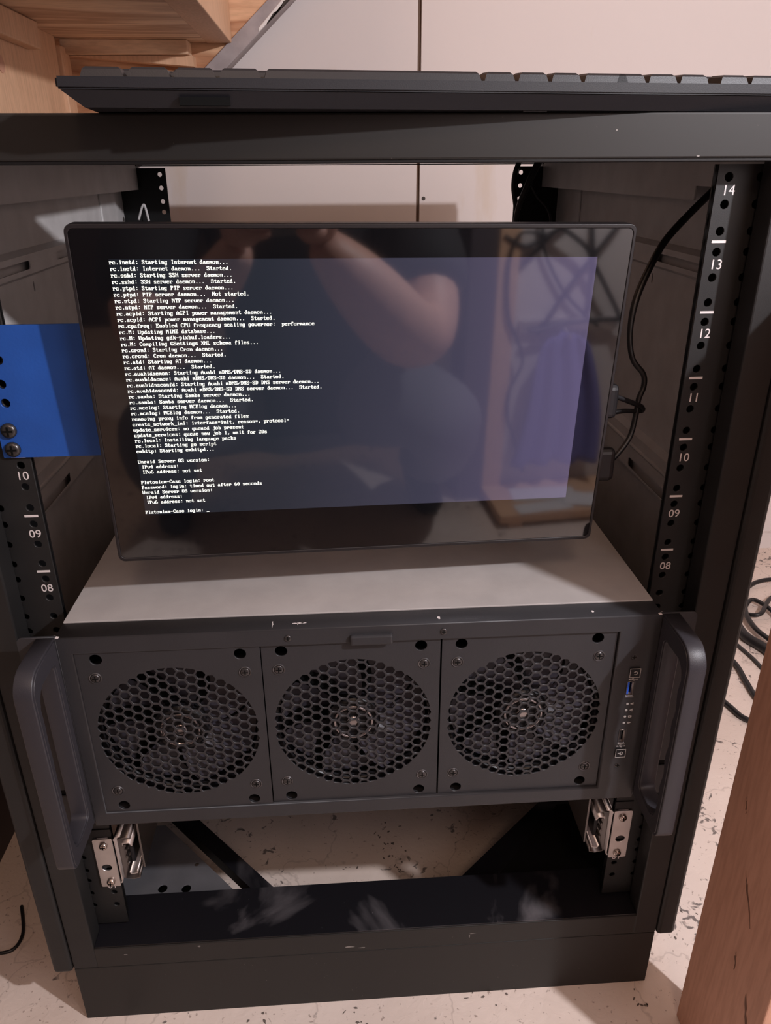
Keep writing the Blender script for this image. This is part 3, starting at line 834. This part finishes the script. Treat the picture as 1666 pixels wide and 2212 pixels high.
# ================================================================== BLUE PANEL
bp = thing('blue_panel', 'bright blue steel rack panel screwed to the left rail behind the monitor', 'panel', (-.16, -.002, 10 * U))
def bpp(name, me, mat=None):
    o = obj(name, me, mat, None) if mat else share(name, me)
    if mat is None: COL.objects  # linked already
    o.parent = bp; return o
outl = rrect(-.2413, -.085, .4447, .5332, .0008, 2)
hls = [circ(-.2326, zz(12, 1), .0036, 14, 1.3), circ(-.2326, zz(12, 2), .0032, 14), circ(-.2326, zz(11, 0), .0032, 14)]
sheet = obj('panel_sheet', platem(outl, hls, .0022, lambda u, v, w_: (u, -.0012 + w_, v)), 'blue_paint', None)
sheet.parent = bp; sheet.matrix_parent_inverse = Matrix.Translation((.16, .002, -10 * U))
for zc in (.4640, .4508, zz(12, 0)):
    o = share('screw', SC_RACK, bp, (-.2340 + .16, -.0022 + .002, zc - 10 * U))
o = obj('monitor_arm', boxm(-.115, -.088, -.009, -.0022, .462, .515, .001), 'blue_paint', None); o.parent = bp; o.matrix_parent_inverse = Matrix.Translation((.16, .002, -10 * U))

# ================================================================== MONITOR
MC = Vector((.0019, -.0121, .4801)); MX = Vector((.9983, .0573, -.0128)); MZ = Vector((.0151, -.0406, .9991)); MN = Vector((.0568, -.9975, -.0414))
mon = thing('monitor', 'slim black touch monitor showing white console text over reflections', 'monitor', MC)
mm = Matrix.Identity(4)
for i in range(3): mm[i][0], mm[i][1], mm[i][2], mm[i][3] = MX[i], -MN[i], MZ[i], MC[i]
mon.matrix_world = mm
MW, MH = .1725, .1119
def mp_(name, me, mat): return obj(name, me, mat, mon)
mp_('housing', platem(rrect(-MW, MW, -MH, MH, .0048), [], .0105, lambda u, v, w_: (u, .0058 + w_, v), .0012), 'monitor_shell')
mp_('rim', platem(rrect(-MW + .0002, MW - .0002, -MH + .0002, MH - .0002, .0046), [rrect(-MW + .0022, MW - .0022, -MH + .0026, MH - .0026, .0032)], .0014, lambda u, v, w_: (u, .0001 + w_, v), .0004), 'monitor_shell')
mp_('glass', platem(rrect(-MW + .0024, MW - .0024, -MH + .0028, MH - .0028, .0030), [], .0008, lambda u, v, w_: (u, .0003 + w_, v)), 'glass_black')
AX0, AX1, AZ0, AZ1 = -.1496, .1490, -.0760, .0922
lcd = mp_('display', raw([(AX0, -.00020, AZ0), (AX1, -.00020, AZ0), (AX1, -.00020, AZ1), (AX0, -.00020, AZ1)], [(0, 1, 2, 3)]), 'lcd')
mp_('cable_socket', boxm(.12, .16, .0105, .0150, -.05, .02, .001), 'monitor_shell')

FONT = {
 ',': {9: 0x18, 10: 0x18, 11: 0x18, 12: 0x30}, '-': {7: 0xfe}, '.': {10: 0x18, 11: 0x18}, ':': {4: 0x18, 5: 0x18, 9: 0x18, 10: 0x18}, '=': {5: 0x7e, 8: 0x7e}, '_': {13: 0xff},
 '/': '0000000002060c183060c080', '0': '0000386cc6c6d6d6c6c66c38', '1': '00001838781818181818187e', '2': '00007cc6060c183060c0c6fe',
 '4': '00000c1c3c6cccfe0c0c0c1e', '6': '00003860c0c0fcc6c6c6c67c', 'A': '000010386cc6c6fec6c6c6c6', 'C': '00003c66c2c0c0c0c0c2663c',
 'D': '0000f86c6666666666666cf8', 'E': '0000fe6662687868606266fe', 'G': '00003c66c2c0c0dec6c6663a', 'H': '0000c6c6c6c6fec6c6c6c6c6',
 'I': '00003c18181818181818183c', 'L': '0000f06060606060606266fe', 'M': '0000c6eefefed6c6c6c6c6c6', 'N': '0000c6e6f6fedecec6c6c6c6',
 'O': '00007cc6c6c6c6c6c6c6c67c', 'P': '0000fc6666667c60606060f0', 'S': '00007cc6c660380c06c6c67c', 'T': '00007e7e5a1818181818183c',
 'U': '0000c6c6c6c6c6c6c6c6c67c', 'X': '0000c6c66c7c38387c6cc6c6', 'a': '0000000000780c7ccccccc76', 'b': '0000e06060786c666666667c',
 'c': '00000000007cc6c0c0c0c67c', 'd': '00001c0c0c3c6ccccccccc76', 'e': '00000000007cc6fec0c0c67c', 'f': '00001c363230783030303078',
 'g': '000000000076cccccccccc7c0ccc78', 'h': '0000e060606c7666666666e6', 'i': '00001818003818181818183c', 'j': '00000606000e06060606060666663c',
 'k': '0000e06060666c78786c66e6', 'l': '00003818181818181818183c', 'm': '0000000000ecfed6d6d6d6c6', 'n': '0000000000dc666666666666',
 'o': '00000000007cc6c6c6c6c67c', 'p': '0000000000dc66666666667c6060f0', 'q': '000000000076cccccccccc7c0c0c1e', 'r': '0000000000dc7666606060f0',
 's': '00000000007cc660380cc67c', 't': '0000103030fc30303030361c', 'u': '0000000000cccccccccccc76', 'v': '0000000000c6c6c6c6c66c38',
 'w': '0000000000c6c6d6d6d6fe6c', 'x': '0000000000c66c3838386cc6', 'y': '0000000000c6c6c6c6c6c67e060cf8'}
LINES = """rc.inetd: Starting Internet daemon...
rc.inetd: Internet daemon...  Started.
rc.sshd: Starting SSH server daemon...
rc.sshd: SSH server daemon...  Started.
rc.ptpd: Starting PTP server daemon...
rc.ptpd: PTP server daemon...  Not started.
rc.ntpd: Starting NTP server daemon...
rc.ntpd: NTP server daemon...  Started.
rc.acpid: Starting ACPI power management daemon...
rc.acpid: ACPI power management daemon...  Started.
rc.cpufreq: Enabled CPU frequency scaling governor:  performance
rc.M: Updating MIME database...
rc.M: Updating gdk-pixbuf.loaders...
rc.M: Compiling GSettings XML schema files...
rc.crond: Starting Cron daemon...
rc.crond: Cron daemon...  Started.
rc.atd: Starting AT daemon...
rc.atd: AT daemon...  Started.
rc.avahidaemon: Starting Avahi mDNS/DNS-SD daemon...
rc.avahidaemon: Avahi mDNS/DNS-SD daemon...  Started.
rc.avahidnsconfd: Starting Avahi mDNS/DNS-SD DNS server daemon...
rc.avahidnsconfd: Avahi mDNS/DNS-SD DNS server daemon...  Started.
rc.samba: Starting Samba server daemon...
rc.samba: Samba server daemon...  Started.
rc.mcelog: Starting MCElog daemon...
rc.mcelog: MCElog daemon...  Started.
removing proxy info from generated files
create_network_ini: interface=init, reason=, protocol=
update_services: no queued job present
update_services: queue new job 1, wait for 20s
rc.local: Installing language packs
rc.local: Starting go script
emhttp: Starting emhttpd...

Unraid Server OS version:
 IPv4 address:
 IPv6 address: not set

Plutonium-Case login: root
Password: login: timed out after 60 seconds
Unraid Server OS version:
 IPv4 address:
 IPv6 address: not set

Plutonium-Case login: _""".split('\n')
def glyph_rows(ch):
    g = FONT.get(ch)
    if g is None: return []
    if isinstance(g, dict): return list(g.items())
    return [(i, int(g[2 * i:2 * i + 2], 16)) for i in range(len(g) // 2)]
PXW = (AX1 - AX0) / 1280.0; PXH = (AZ1 - AZ0) / 720.0
tv, tf = [], []
for r, ln in enumerate(LINES):
    for c, ch in enumerate(ln):
        for i, bits in glyph_rows(ch):
            k = 0
            while k < 8:
                if bits >> (7 - k) & 1:
                    e = k
                    while e < 8 and bits >> (7 - e) & 1: e += 1
                    x0 = AX0 + (c * 8 + k) * PXW; x1 = AX0 + (c * 8 + e) * PXW
                    z1 = AZ1 - (r * 16 + i) * PXH; z0 = z1 - PXH
                    n = len(tv); tv += [(x0, -.00030, z0), (x1, -.00030, z0), (x1, -.00030, z1), (x0, -.00030, z1)]; tf.append((n, n + 1, n + 2, n + 3))
                    k = e
                else: k += 1
tx = obj('console_text', raw(tv, tf), 'glyph', None); tx.parent = lcd
tag(tx, 'white console boot log lettering')

# ================================================================== KEYBOARD
KY = math.radians(-6.0)
kb = thing('keyboard', 'full-size black keyboard resting on top of the rack', 'keyboard', (-.148, -.064, .6505))
kb.rotation_euler = (0, 0, -KY)
KW, KD = .4400, .1300
def kp(name, me, mat): return obj(name, me, mat, kb)
# lower tray tapering outwards, upper deck, feet, recess
b0 = (.0110, KW - .011, .0075, KD - .008); b1 = (.0015, KW - .0015, .0015, KD - .0015)
lower = raw([(b0[0], b0[2], .0003), (b0[1], b0[2], .0003), (b0[1], b0[3], .0003), (b0[0], b0[3], .0003), (b1[0], b1[2], .0078), (b1[1], b1[2], .0078), (b1[1], b1[3], .0150), (b1[0], b1[3], .0150)],
            [(3, 2, 1, 0), (4, 5, 6, 7), (0, 1, 5, 4), (1, 2, 6, 5), (2, 3, 7, 6), (3, 0, 4, 7)])
kp('lower_case', lower, 'kb_plastic')
bm = bmesh.new(); bmesh.ops.create_cube(bm, size=1)
for v in bm.verts:
    yy = 0 if v.co.y < 0 else KD
    z_ = (.0080 if v.co.z < 0 else .0136) + (.0070 if yy else 0)
    v.co = Vector((KW * (v.co.x + .5), yy, z_))
bmesh.ops.bevel(bm, geom=list(bm.edges), offset=.0009, segments=2, affect='EDGES')
kp('upper_deck', tomesh(bm), 'kb_plastic')
kp('front_recess', boxm(.0585, .0840, .0020, .0100, .0012, .0050), 'void')
for xx in (.030, .245, .400): kp('rubber_foot', boxm(xx, xx + .014, .012, .030, -.0001, .0012), 'cable')
KEYM = {}
def key(x, row, wu):
    wd = round(wu * .01905, 5)
    if wd not in KEYM:
        g = .0006; h_ = .0052
        vs = []
        for z_, i in ((0, 0), (h_ * .8, .0016), (h_, .0030)):
            vs += [(g + i, g + i, z_), (wd - g - i, g + i, z_), (wd - g - i, .01905 - g - i, z_), (g + i, .01905 - g - i, z_)]
        fs = []
        for q in (0, 4): fs += [(q + a, q + (a + 1) % 4, q + 4 + (a + 1) % 4, q + 4 + a) for a in range(4)]
        fs.append((8, 9, 10, 11))
        me = raw(vs, fs); me.materials.append(MATS['key_plastic']); KEYM[wd] = me
    y = .0060 + row * .0191
    o = share('keycap', KEYM[wd], kb, (x, y, .0130 + y / KD * .0070)); o.rotation_euler = (math.atan2(.007, KD), 0, 0)
u = .01905; kx = .0100
rows = [[1.2] * 4 + [6.2] + [1, 1, 1, 1.45], [2.25] + [1] * 10 + [2.25], [1.75] + [1] * 11 + [1.95], [1.5] + [1] * 12 + [1.2], [1] * 13 + [1.7], None]
for r, rw in enumerate(rows):
    if rw:
        x = kx
        for wu in rw: key(x, r, wu); x += wu * u
        xr = kx + 15.0 * u
        if r == 0:
            for k in range(3): key(xr + k * u, 0, 1)
        elif r == 1: key(xr + u, 1, 1)
        elif r >= 3:
            for k in range(3): key(xr + k * u, r, 1)
        for k in range(4): 
            if kx + (18.3 + k) * u + u < KW - .004: key(kx + (18.3 + k) * u, r, 1)
    else:
        for g0, n in ((0, 1), (2, 4), (6.5, 4), (11, 4), (15, 3)):
            for k in range(n): key(kx + (g0 + k) * u, r, 1)

# ================================================================== CABLES
def cable(label, pts, r, mat='cable', group=None, name='cable', seg=8):
    o = obj(name, tubem(pts, r, seg), mat); tag(o, label, 'cable', group); return o
cpts = [(0.2720, 0.1000, 0.6080), (0.2716, 0.0950, 0.6082), (0.2491, 0.0850, 0.5900), (0.2302, 0.0780, 0.5714), (0.2168, 0.0700, 0.5502), (0.2074, 0.0620, 0.5299), (0.2042, 0.0560, 0.5083), (0.2072, 0.0520, 0.4907), (0.2162, 0.0500, 0.4794), (0.2170, 0.0480, 0.4703), (0.2136, 0.0460, 0.4612), (0.2121, 0.0440, 0.4480), (0.2080, 0.0400, 0.4327), (0.1966, 0.0340, 0.4201), (0.1845, 0.0280, 0.4133)]
cable('black power cable hanging beside the right edge of the monitor', cpts, [.0028] * 6 + [.0022] * 9, name='monitor_cable')
c2 = [(0.1783, 0.0300, 0.4725), (0.1933, 0.0360, 0.4660), (0.2095, 0.0420, 0.4588), (0.2165, 0.0440, 0.4552), (0.2163, 0.0460, 0.4517), (0.1998, 0.0400, 0.4539), (0.1811, 0.0320, 0.4539)]
cable('short black cable looped behind the right edge of the monitor', c2, .0019, name='monitor_cable')
o = obj('cable_plug', boxm(-.010, .010, -.005, .005, -.013, .013, .004, 3), 'cable', None, (0.1806, 0.0300, 0.4652)); tag(o, 'round black plug behind the monitor, above the other plug', 'plug')
o2 = obj('cable_plug', boxm(-.009, .009, -.005, .005, -.013, .013, .004, 3), 'cable', None, (0.1819, 0.0220, 0.4187)); tag(o2, 'black plug behind the lower right edge of the monitor', 'plug')
cable('black strap hanging from the rear right of the rack', [(0.2385, 0.5000, 0.6302), (0.2258, 0.5000, 0.6018), (0.2151, 0.5000, 0.5728), (0.2115, 0.5000, 0.5375)], [.0046, .0040, .0032, .0028], name='strap')
cable('thin grey cable drooping near the rear right rail', [(0.2387, 0.5400, 0.6037), (0.2484, 0.5400, 0.5873), (0.2616, 0.5400, 0.5744), (0.2668, 0.5350, 0.5624), (0.2663, 0.5300, 0.5458)], .0016, 'cable_grey', name='rear_cable')
cable('black cable bundle bulging beside the rear right rail', [(0.2277, 0.5620, 0.6281), (0.2232, 0.5620, 0.6145), (0.2224, 0.5620, 0.5979), (0.2262, 0.5620, 0.5783), (0.2312, 0.5620, 0.5497)], .0034, name='rear_cable')
cable('grey wire hook at the rear left corner inside the rack', [(-0.2544, 0.5200, 0.5651), (-0.2492, 0.5200, 0.5783), (-0.2458, 0.5200, 0.5825), (-0.2439, 0.5200, 0.5756), (-0.2422, 0.5200, 0.5634)], .0014, 'panel_grey', name='wire_hook')
cable('keyboard lead arching over the back edge of the rack roof', [(.24, .07, .662), (.255, .25, .6535), (.25, .40, .6535), (.268, .49, .657), (.305, .515, .655), (.335, .52, .635), (.345, .52, .59), (.345, .53, .3)], .0024, name='keyboard_lead')
# heap on the floor at the right
random.seed(11)
heap = [
 ('thick black cable at the back of the floor heap', [(0.728, 0.688), (0.778, 0.726), (0.828, 0.733), (0.869, 0.707)], .0042),
 ('black cable looping across the top of the floor heap', [(0.706, 0.627), (0.726, 0.610), (0.780, 0.670), (0.847, 0.699)], .0040),
 ('black cable crossing the middle of the floor heap', [(0.703, 0.628), (0.739, 0.665), (0.755, 0.632), (0.760, 0.578), (0.800, 0.561)], .0040),
 ('black cable bending down through the floor heap', [(0.752, 0.706), (0.708, 0.627), (0.696, 0.568), (0.706, 0.512), (0.724, 0.459)], .0045),
 ('wide black cable sheath lying in the floor heap', [(0.671, 0.585), (0.669, 0.549), (0.683, 0.514), (0.694, 0.462), (0.704, 0.402)], .0085),
 ('black cable running out low to the right of the rack', [(0.615, 0.505), (0.617, 0.473), (0.611, 0.431), (0.608, 0.386), (0.628, 0.358)], .0042),
 ('lowest black cable curving over the bare floor', [(0.550, 0.401), (0.557, 0.377), (0.565, 0.351), (0.587, 0.334), (0.629, 0.323)], .0042),
 ('grey cable under the floor heap', [(0.647, 0.537), (0.654, 0.496), (0.658, 0.452), (0.676, 0.404)], .0030)]
for i, (lab, pts, r) in enumerate(heap):
    P = [Vector((a, b, ZF + r + .0005 + (.010 * random.random() if 0 < k < len(pts) - 1 and i < 4 else 0))) for k, (a, b) in enumerate(pts)]
    cable(lab, P, r, 'cable_grey' if 'grey' in lab else 'cable', 'cables heaped on the floor', 'floor_cable')
cable('dark cable on the shaded floor at the left of the rack', [(-0.413, 0.053, ZF + .002), (-0.382, 0.051, ZF + .002), (-0.370, 0.057, ZF + .002), (-0.369, 0.075, ZF + .002), (-0.382, 0.106, ZF + .002)], .0018, name='floor_cable')

# ================================================================== WOODEN POST
po = thing('wooden_post', 'reddish brown wooden post standing at the lower right in front of the rack', 'post', (.30, -.107, ZF))
o = obj('timber', boxm(-.0085, .0215, -.051, .051, 0, .69, .0012), 'wood_post', po)
for (y0, z0, y1, z1, wd) in ((.010, .243, -.012, .205, .0016), (-.004, .168, -.007, .150, .0010), (-.026, .150, -.043, .105, .0022), (-.034, .128, -.040, .118, .0014), (.030, .300, .026, .285, .0008)):
    n_ = 9; up_, dn_ = [], []
    for k in range(n_ + 1):
        t_ = k / n_; ww = wd * math.sin(math.pi * (.08 + .84 * t_)) * random.uniform(.35, 1.1)
        yy, z_ = y0 + (y1 - y0) * t_ + random.uniform(-.0008, .0008), z0 + (z1 - z0) * t_
        up_.append((yy + ww, z_)); dn_.append((yy - ww, z_))
    obj('dent', platem(up_ + dn_[::-1], [], .0003, lambda u, v, w_: (-.0086 + w_, u, v)), 'dent_brown', po)

# ================================================================== WALL THINGS BESIDE THE DOORWAY
hang = [
 ('black cable slung in a shallow curve on the wall by the doorway', [(.408, -.945, .428), (.443, -.945, .41), (.468, -.945, .413), (.492, -.945, .427), (.516, -.945, .44), (.54, -.945, .46)], .0045),
 ('long black cable drooping beside the door trim', [(.485, -.94, .429), (.44, -.94, .433), (.422, -.94, .397), (.42, -.94, .343), (.429, -.94, .274), (.464, -.94, .194), (.443, -.94, .128), (.444, -.94, .066), (.466, -.94, .009), (.49, -.94, -.06)], .0035),
 ('black cable slanting right across the wall cables', [(.48, -.95, .47), (.485, -.95, .422), (.497, -.95, .385), (.539, -.95, .321), (.588, -.95, .275), (.62, -.95, .25)], .0035),
 ('thick black cable arching down on the right of the wall cables', [(.49, -.935, .46), (.52, -.935, .438), (.565, -.935, .407), (.589, -.935, .372), (.651, -.935, .28), (.67, -.935, .24)], .005),
 ('black cable slanting left across the wall cables', [(.64, -.945, .46), (.625, -.945, .436), (.587, -.945, .386), (.542, -.945, .324), (.51, -.945, .271), (.49, -.945, .24)], .0045),
 ('straight black cable hanging down the wall', [(.582, -.952, .48), (.583, -.952, .437), (.594, -.952, .368), (.595, -.952, .282), (.592, -.952, .2)], .0040),
 ('black cable tied across the wall above the blue towel', [(.47, -.938, .25), (.493, -.938, .251), (.55, -.938, .262), (.653, -.938, .265), (.70, -.938, .25)], .0045),
 ('black cable slanting up beside the door trim', [(.41, -.952, .335), (.426, -.952, .353), (.46, -.952, .383), (.513, -.952, .438), (.53, -.952, .46)], .0040)]
for lab, pts, r in hang: cable(lab, pts, r, 'cable', 'cables hung on the wall', 'wall_cable')
# towel on a hook rail
tw = thing('towel', 'blue violet towel hanging from a hook rail on the wall', 'towel', (.55, -.935, -.05))
vs, fs = [], []
NX, NZ = 28, 18
for j in range(NZ + 1):
    v = j / NZ
    for i in range(NX + 1):
        u_ = i / NX
        half = .045 + .05 * (1 - v) ** .6
        fold = math.sin(u_ * 21 + v * 1.5) * (.006 + .006 * (1 - v)) + math.sin(u_ * 9) * .005
        vs.append(((u_ - .5) * 2 * half + .008 * math.sin(v * 4), .006 + fold, .012 + v * .285 - .02 * (abs(u_ - .5) * 2) ** 2 * v))
for j in range(NZ):
    for i in range(NX):
        q = j * (NX + 1) + i; fs.append((q, q + 1, q + NX + 2, q + NX + 1))
to = obj('cloth', raw(vs, fs), 'towel_blue', tw, None, True)
md = to.modifiers.new('thick', 'SOLIDIFY'); md.thickness = .003
obj('hook', tubem([(0, -.018, .30), (0, 0, .292), (0, .012, .286), (0, .016, .296)], .003), 'zinc', tw)
rl = box('hook_rail', .455, .66, -.960, -.948, .243, .268, 'zinc', None, .002); tag(rl, 'metal hook rail fixed to the wall above the towel', 'hook rail')
pk_ = thing('low_shelf', 'low wooden shelf board along the foot of the wall', 'shelf', (.60, -.88, ZF))
obj('board', boxm(-.20, .35, -.075, .07, .012, .030, .001), 'wood_batten', pk_)
for xx in (-.18, .30): obj('runner', boxm(xx, xx + .03, -.07, .065, 0, .012), 'wood_batten', pk_)
for (xx, yy, rz, sx, sy, lab) in ((.52, -.89, .1, .07, .028, 'white paper sheet on the low shelf near the wall'), (.50, -.835, -.08, .06, .02, 'white paper sheet at the front edge of the low shelf'), (.60, -.85, .3, .05, .03, 'crumpled white paper on the low shelf farther from the doorway')):
    vs, fs = [], []
    for j in range(5):
        for i in range(5):
            vs.append(((i / 4 - .5) * 2 * sx, (j / 4 - .5) * 2 * sy, .0006 + .004 * random.random() * (1 if lab.startswith('crump') else .3)))
    for j in range(4):
        for i in range(4): q = j * 5 + i; fs.append((q, q + 1, q + 6, q + 5))
    o = obj('paper_sheet', raw(vs, fs), 'paper_white', None, (xx, yy, ZF + .0305)); o.rotation_euler = (0, 0, rz); tag(o, lab, 'paper', 'papers on the low shelf')
    md = o.modifiers.new('thick', 'SOLIDIFY'); md.thickness = .0005

# ================================================================== PHOTOGRAPHER
def skinmesh(pts, edges, root, lv=2):
    me = bpy.data.meshes.new('skin'); me.from_pydata([p[:3] for p in pts], edges, [])
    o = bpy.data.objects.new('tmp_skin', me); COL.objects.link(o)
    o.modifiers.new('s', 'SKIN').use_smooth_shade = True
    for i, p in enumerate(pts):
        r = p[3]; me.skin_vertices[0].data[i].radius = (r, p[4] if len(p) > 4 else r)
    me.skin_vertices[0].data[root].use_root = True
    sb = o.modifiers.new('d', 'SUBSURF'); sb.levels = lv; sb.render_levels = lv
    dg = bpy.context.evaluated_depsgraph_get(); dg.update()
    out = bpy.data.meshes.new_from_object(o.evaluated_get(dg))
    bpy.data.objects.remove(o)
    return out
def chainE(idx): return [(idx[i], idx[i + 1]) for i in range(len(idx) - 1)]
pe = thing('person', 'crouching person in black T-shirt and grey trousers holding up a smartphone', 'person', (.03, -1.0, ZF))
def pp(name, me, mat):
    o = obj(name, me, mat, None, None, True); o.parent = pe; o.matrix_parent_inverse = Matrix.Translation((-.03, 1.0, -ZF)); return o
LOC = lambda r, u_, f: tuple(CAM + RIGHT * r + UP * u_ + FWD * f)
B = [(.03, -1.06, .10, .125, .12), (.03, -1.02, .25, .14, .13), (.02, -.95, .42, .14, .115), (.01, -.92, .53, .11, .09), (.0, -.90, .625, .050), (-.008, -.86, .69, .052), (-.011, -.835, .755, .078, .088), (-.012, -.835, .825, .080, .092), (-.012, -.845, .875, .050, .06)]
E_ = chainE(range(9))
def add(pts, start):
    i0 = len(B); B.extend(pts); E_.append((start, i0)); E_.extend(chainE(range(i0, len(B)))); return len(B) - 1
WR = LOC(.048, -.158, -.030); WL = LOC(-.048, -.160, -.030)
add([(.165, -.93, .535, .066), (.225, -.85, .44, .058), (.222, -.745, .345, .056), (.192, -.675, .312, .060), (.135, -.635, .370, .060), (.078, -.61, .435, .048), (*WR, .026, .022)], 3)
add([(-.150, -.93, .535, .066), (-.225, -.86, .44, .056), (-.235, -.76, .35, .052), (-.21, -.69, .325, .048), (-.15, -.64, .385, .044), (-.10, -.615, .44, .036), (*WL, .026, .022)], 3)
add([(.135, -1.04, .105, .080), (.205, -.89, .140, .066), (.258, -.745, .150, .044), (.272, -.81, .075, .038), (.272, -.93, .0, .038), (.270, -1.03, -.055, .034), (.272, -1.01, -.092, .024), (.275, -.91, -.098, .022)], 0)
add([(-.085, -1.04, .105, .080), (-.175, -.91, .135, .066), (-.240, -.785, .140, .044), (-.255, -.85, .07, .038), (-.25, -.95, .0, .038), (-.245, -1.04, -.055, .034), (-.247, -1.02, -.092, .024), (-.25, -.92, -.098, .022)], 0)
body = skinmesh(B, E_, 0)
parts = [(body, 0)]
for s, W in ((1, WR), (-1, WL)):
    palm = [(*W, .024, .020), (*LOC(s * .050, -.125, -.018), .030, .016), (*LOC(s * .050, -.090, -.010), .028, .014)]
    parts.append((skinmesh(palm, [(0, 1), (1, 2)], 1), 0))
    for k, (u_, ln) in enumerate(((-.076, .9), (-.093, 1.0), (-.110, .95), (-.125, .78))):
        f = [(*LOC(s * .052, u_ - .004, -.006), .0095), (*LOC(s * .047, u_, .010), .0090), (*LOC(s * (.047 - .024 * ln), u_ + .002, .0125), .0082), (*LOC(s * (.047 - .042 * ln), u_ + .003, .0100), .0068)]
        parts.append((skinmesh(f, chainE(range(4)), 0, 1), 0))
    th = [(*LOC(s * .052, -.118, -.020), .0125), (*LOC(s * .042, -.095, -.026), .0105), (*LOC(s * .022, -.080, -.0235), .0095), (*LOC(s * .006, -.074, -.0205), .0080)]
    parts.append((skinmesh(th, chainE(range(4)), 0, 1), 0))
pp('body', join(*parts), 'skin')
# clothes follow the body
S = [(.03, -1.06, .12, .140, .135), (.03, -1.02, .25, .155, .145), (.025, -.945, .42, .165, .130), (.02, -.915, .535, .130, .100), (.0, -.925, .585, .070, .064)]
SE = chainE(range(5))
for s in (1, -1):
    i0 = len(S); S += [(.165 * s if s > 0 else -.150, -.93, .540, .078), (.222 * s, -.858, .450, .080), (.226 * s, -.795, .395, .078), (.222 * s, -.760, .365, .074)]
    SE += [(3, i0), (i0, i0 + 1), (i0 + 1, i0 + 2), (i0 + 2, i0 + 3)]
pp('t_shirt', skinmesh(S, SE, 1), 'shirt_black')
T = [(.03, -1.07, .15, .142, .137), (.03, -1.06, .095, .138, .132)]
TE = [(0, 1)]
for leg in ([(.135, -1.04, .105, .115), (.205, -.88, .145, .104), (.264, -.715, .160, .082), (.273, -.80, .075, .066), (.273, -.93, .0, .062), (.270, -1.02, -.045, .050)],
            [(-.085, -1.04, .105, .115), (-.175, -.90, .14, .100), (-.247, -.755, .150, .080), (-.256, -.84, .07, .066), (-.251, -.95, .0, .062), (-.246, -1.03, -.045, .050)]):
    i0 = len(T); T += leg; TE.append((1, i0)); TE += chainE(range(i0, len(T)))
pp('trousers', skinmesh(T, TE, 1), 'trousers_grey')
for s in (1, -1):
    x = .272 if s > 0 else -.247
    pp('shoe', skinmesh([(x, -1.045, -.080, .034, .036), (x, -.99, -.085, .034, .034), (x, -.915, -.094, .038, .025), (x, -.870, -.098, .026, .021)], chainE(range(4)), 1), 'shirt_black')
# head: hair, eyes, nose, mouth, ears
HC = Vector((-.012, -.835, .80))
def ball(c, rx, ry, rz):
    bm = bmesh.new(); bmesh.ops.create_uvsphere(bm, u_segments=20, v_segments=14, radius=1)
    for v in bm.verts: v.co = Vector((c[0] + v.co.x * rx, c[1] + v.co.y * ry, c[2] + v.co.z * rz))
    return tomesh(bm)
hairm = ball(HC + Vector((0, -.018, .040)), .089, .090, .078)
bm = bmesh.new(); bm.from_mesh(hairm)
bmesh.ops.delete(bm, geom=[v for v in bm.verts if v.co.y > HC.y + .045 and v.co.z < HC.z + .055], context='VERTS'); hairm = tomesh(bm)
pp('hair', hairm, 'hair_dark')
for s in (-1, 1):
    pp('eye', ball(HC + Vector((s * .032, .083, -.002)), .012, .010, .009), 'eye_white')
    pp('pupil', ball(HC + Vector((s * .031, .0925, -.004)), .005, .002, .005), 'void')
    pp('ear', ball(HC + Vector((s * .083, -.004, -.008)), .010, .018, .030), 'skin')
    pp('eyebrow', ball(HC + Vector((s * .032, .090, .017)), .018, .006, .004), 'hair_dark')
pp('nose', skinmesh([(HC.x, HC.y + .086, HC.z + .006, .008), (HC.x, HC.y + .100, HC.z - .018, .010), (HC.x, HC.y + .098, HC.z - .030, .013)], [(0, 1), (1, 2)], 0), 'skin')
pp('mouth', ball(HC + Vector((0, .076, -.058)), .024, .012, .007), 'lips')
# smartphone, lens just behind the viewpoint
ph = thing('smartphone', 'black smartphone held upright in both hands in front of the rack', 'phone', CAM)
pm = Matrix.Identity(4)
for i in range(3): pm[i][0], pm[i][1], pm[i][2], pm[i][3] = RIGHT[i], FWD[i], UP[i], CAM[i]
ph.matrix_world = pm
obj('phone_body', platem(rrect(-.036, .036, -.137, .020, .009), [], .008, lambda u_, v, w_: (u_, -.0062 + w_, v), .0012), 'glass_black', ph)
obj('phone_screen', platem(rrect(-.033, .033, -.133, .016, .006), [], .0004, lambda u_, v, w_: (u_, -.0104 + w_, v)), 'glass_black', ph)
obj('lens_ring', platem(circ(0, 0, .007, 24), [circ(0, 0, .0052, 24)], .0008, lambda u_, v, w_: (u_, -.0022 + w_, v)), 'screw_black', ph)
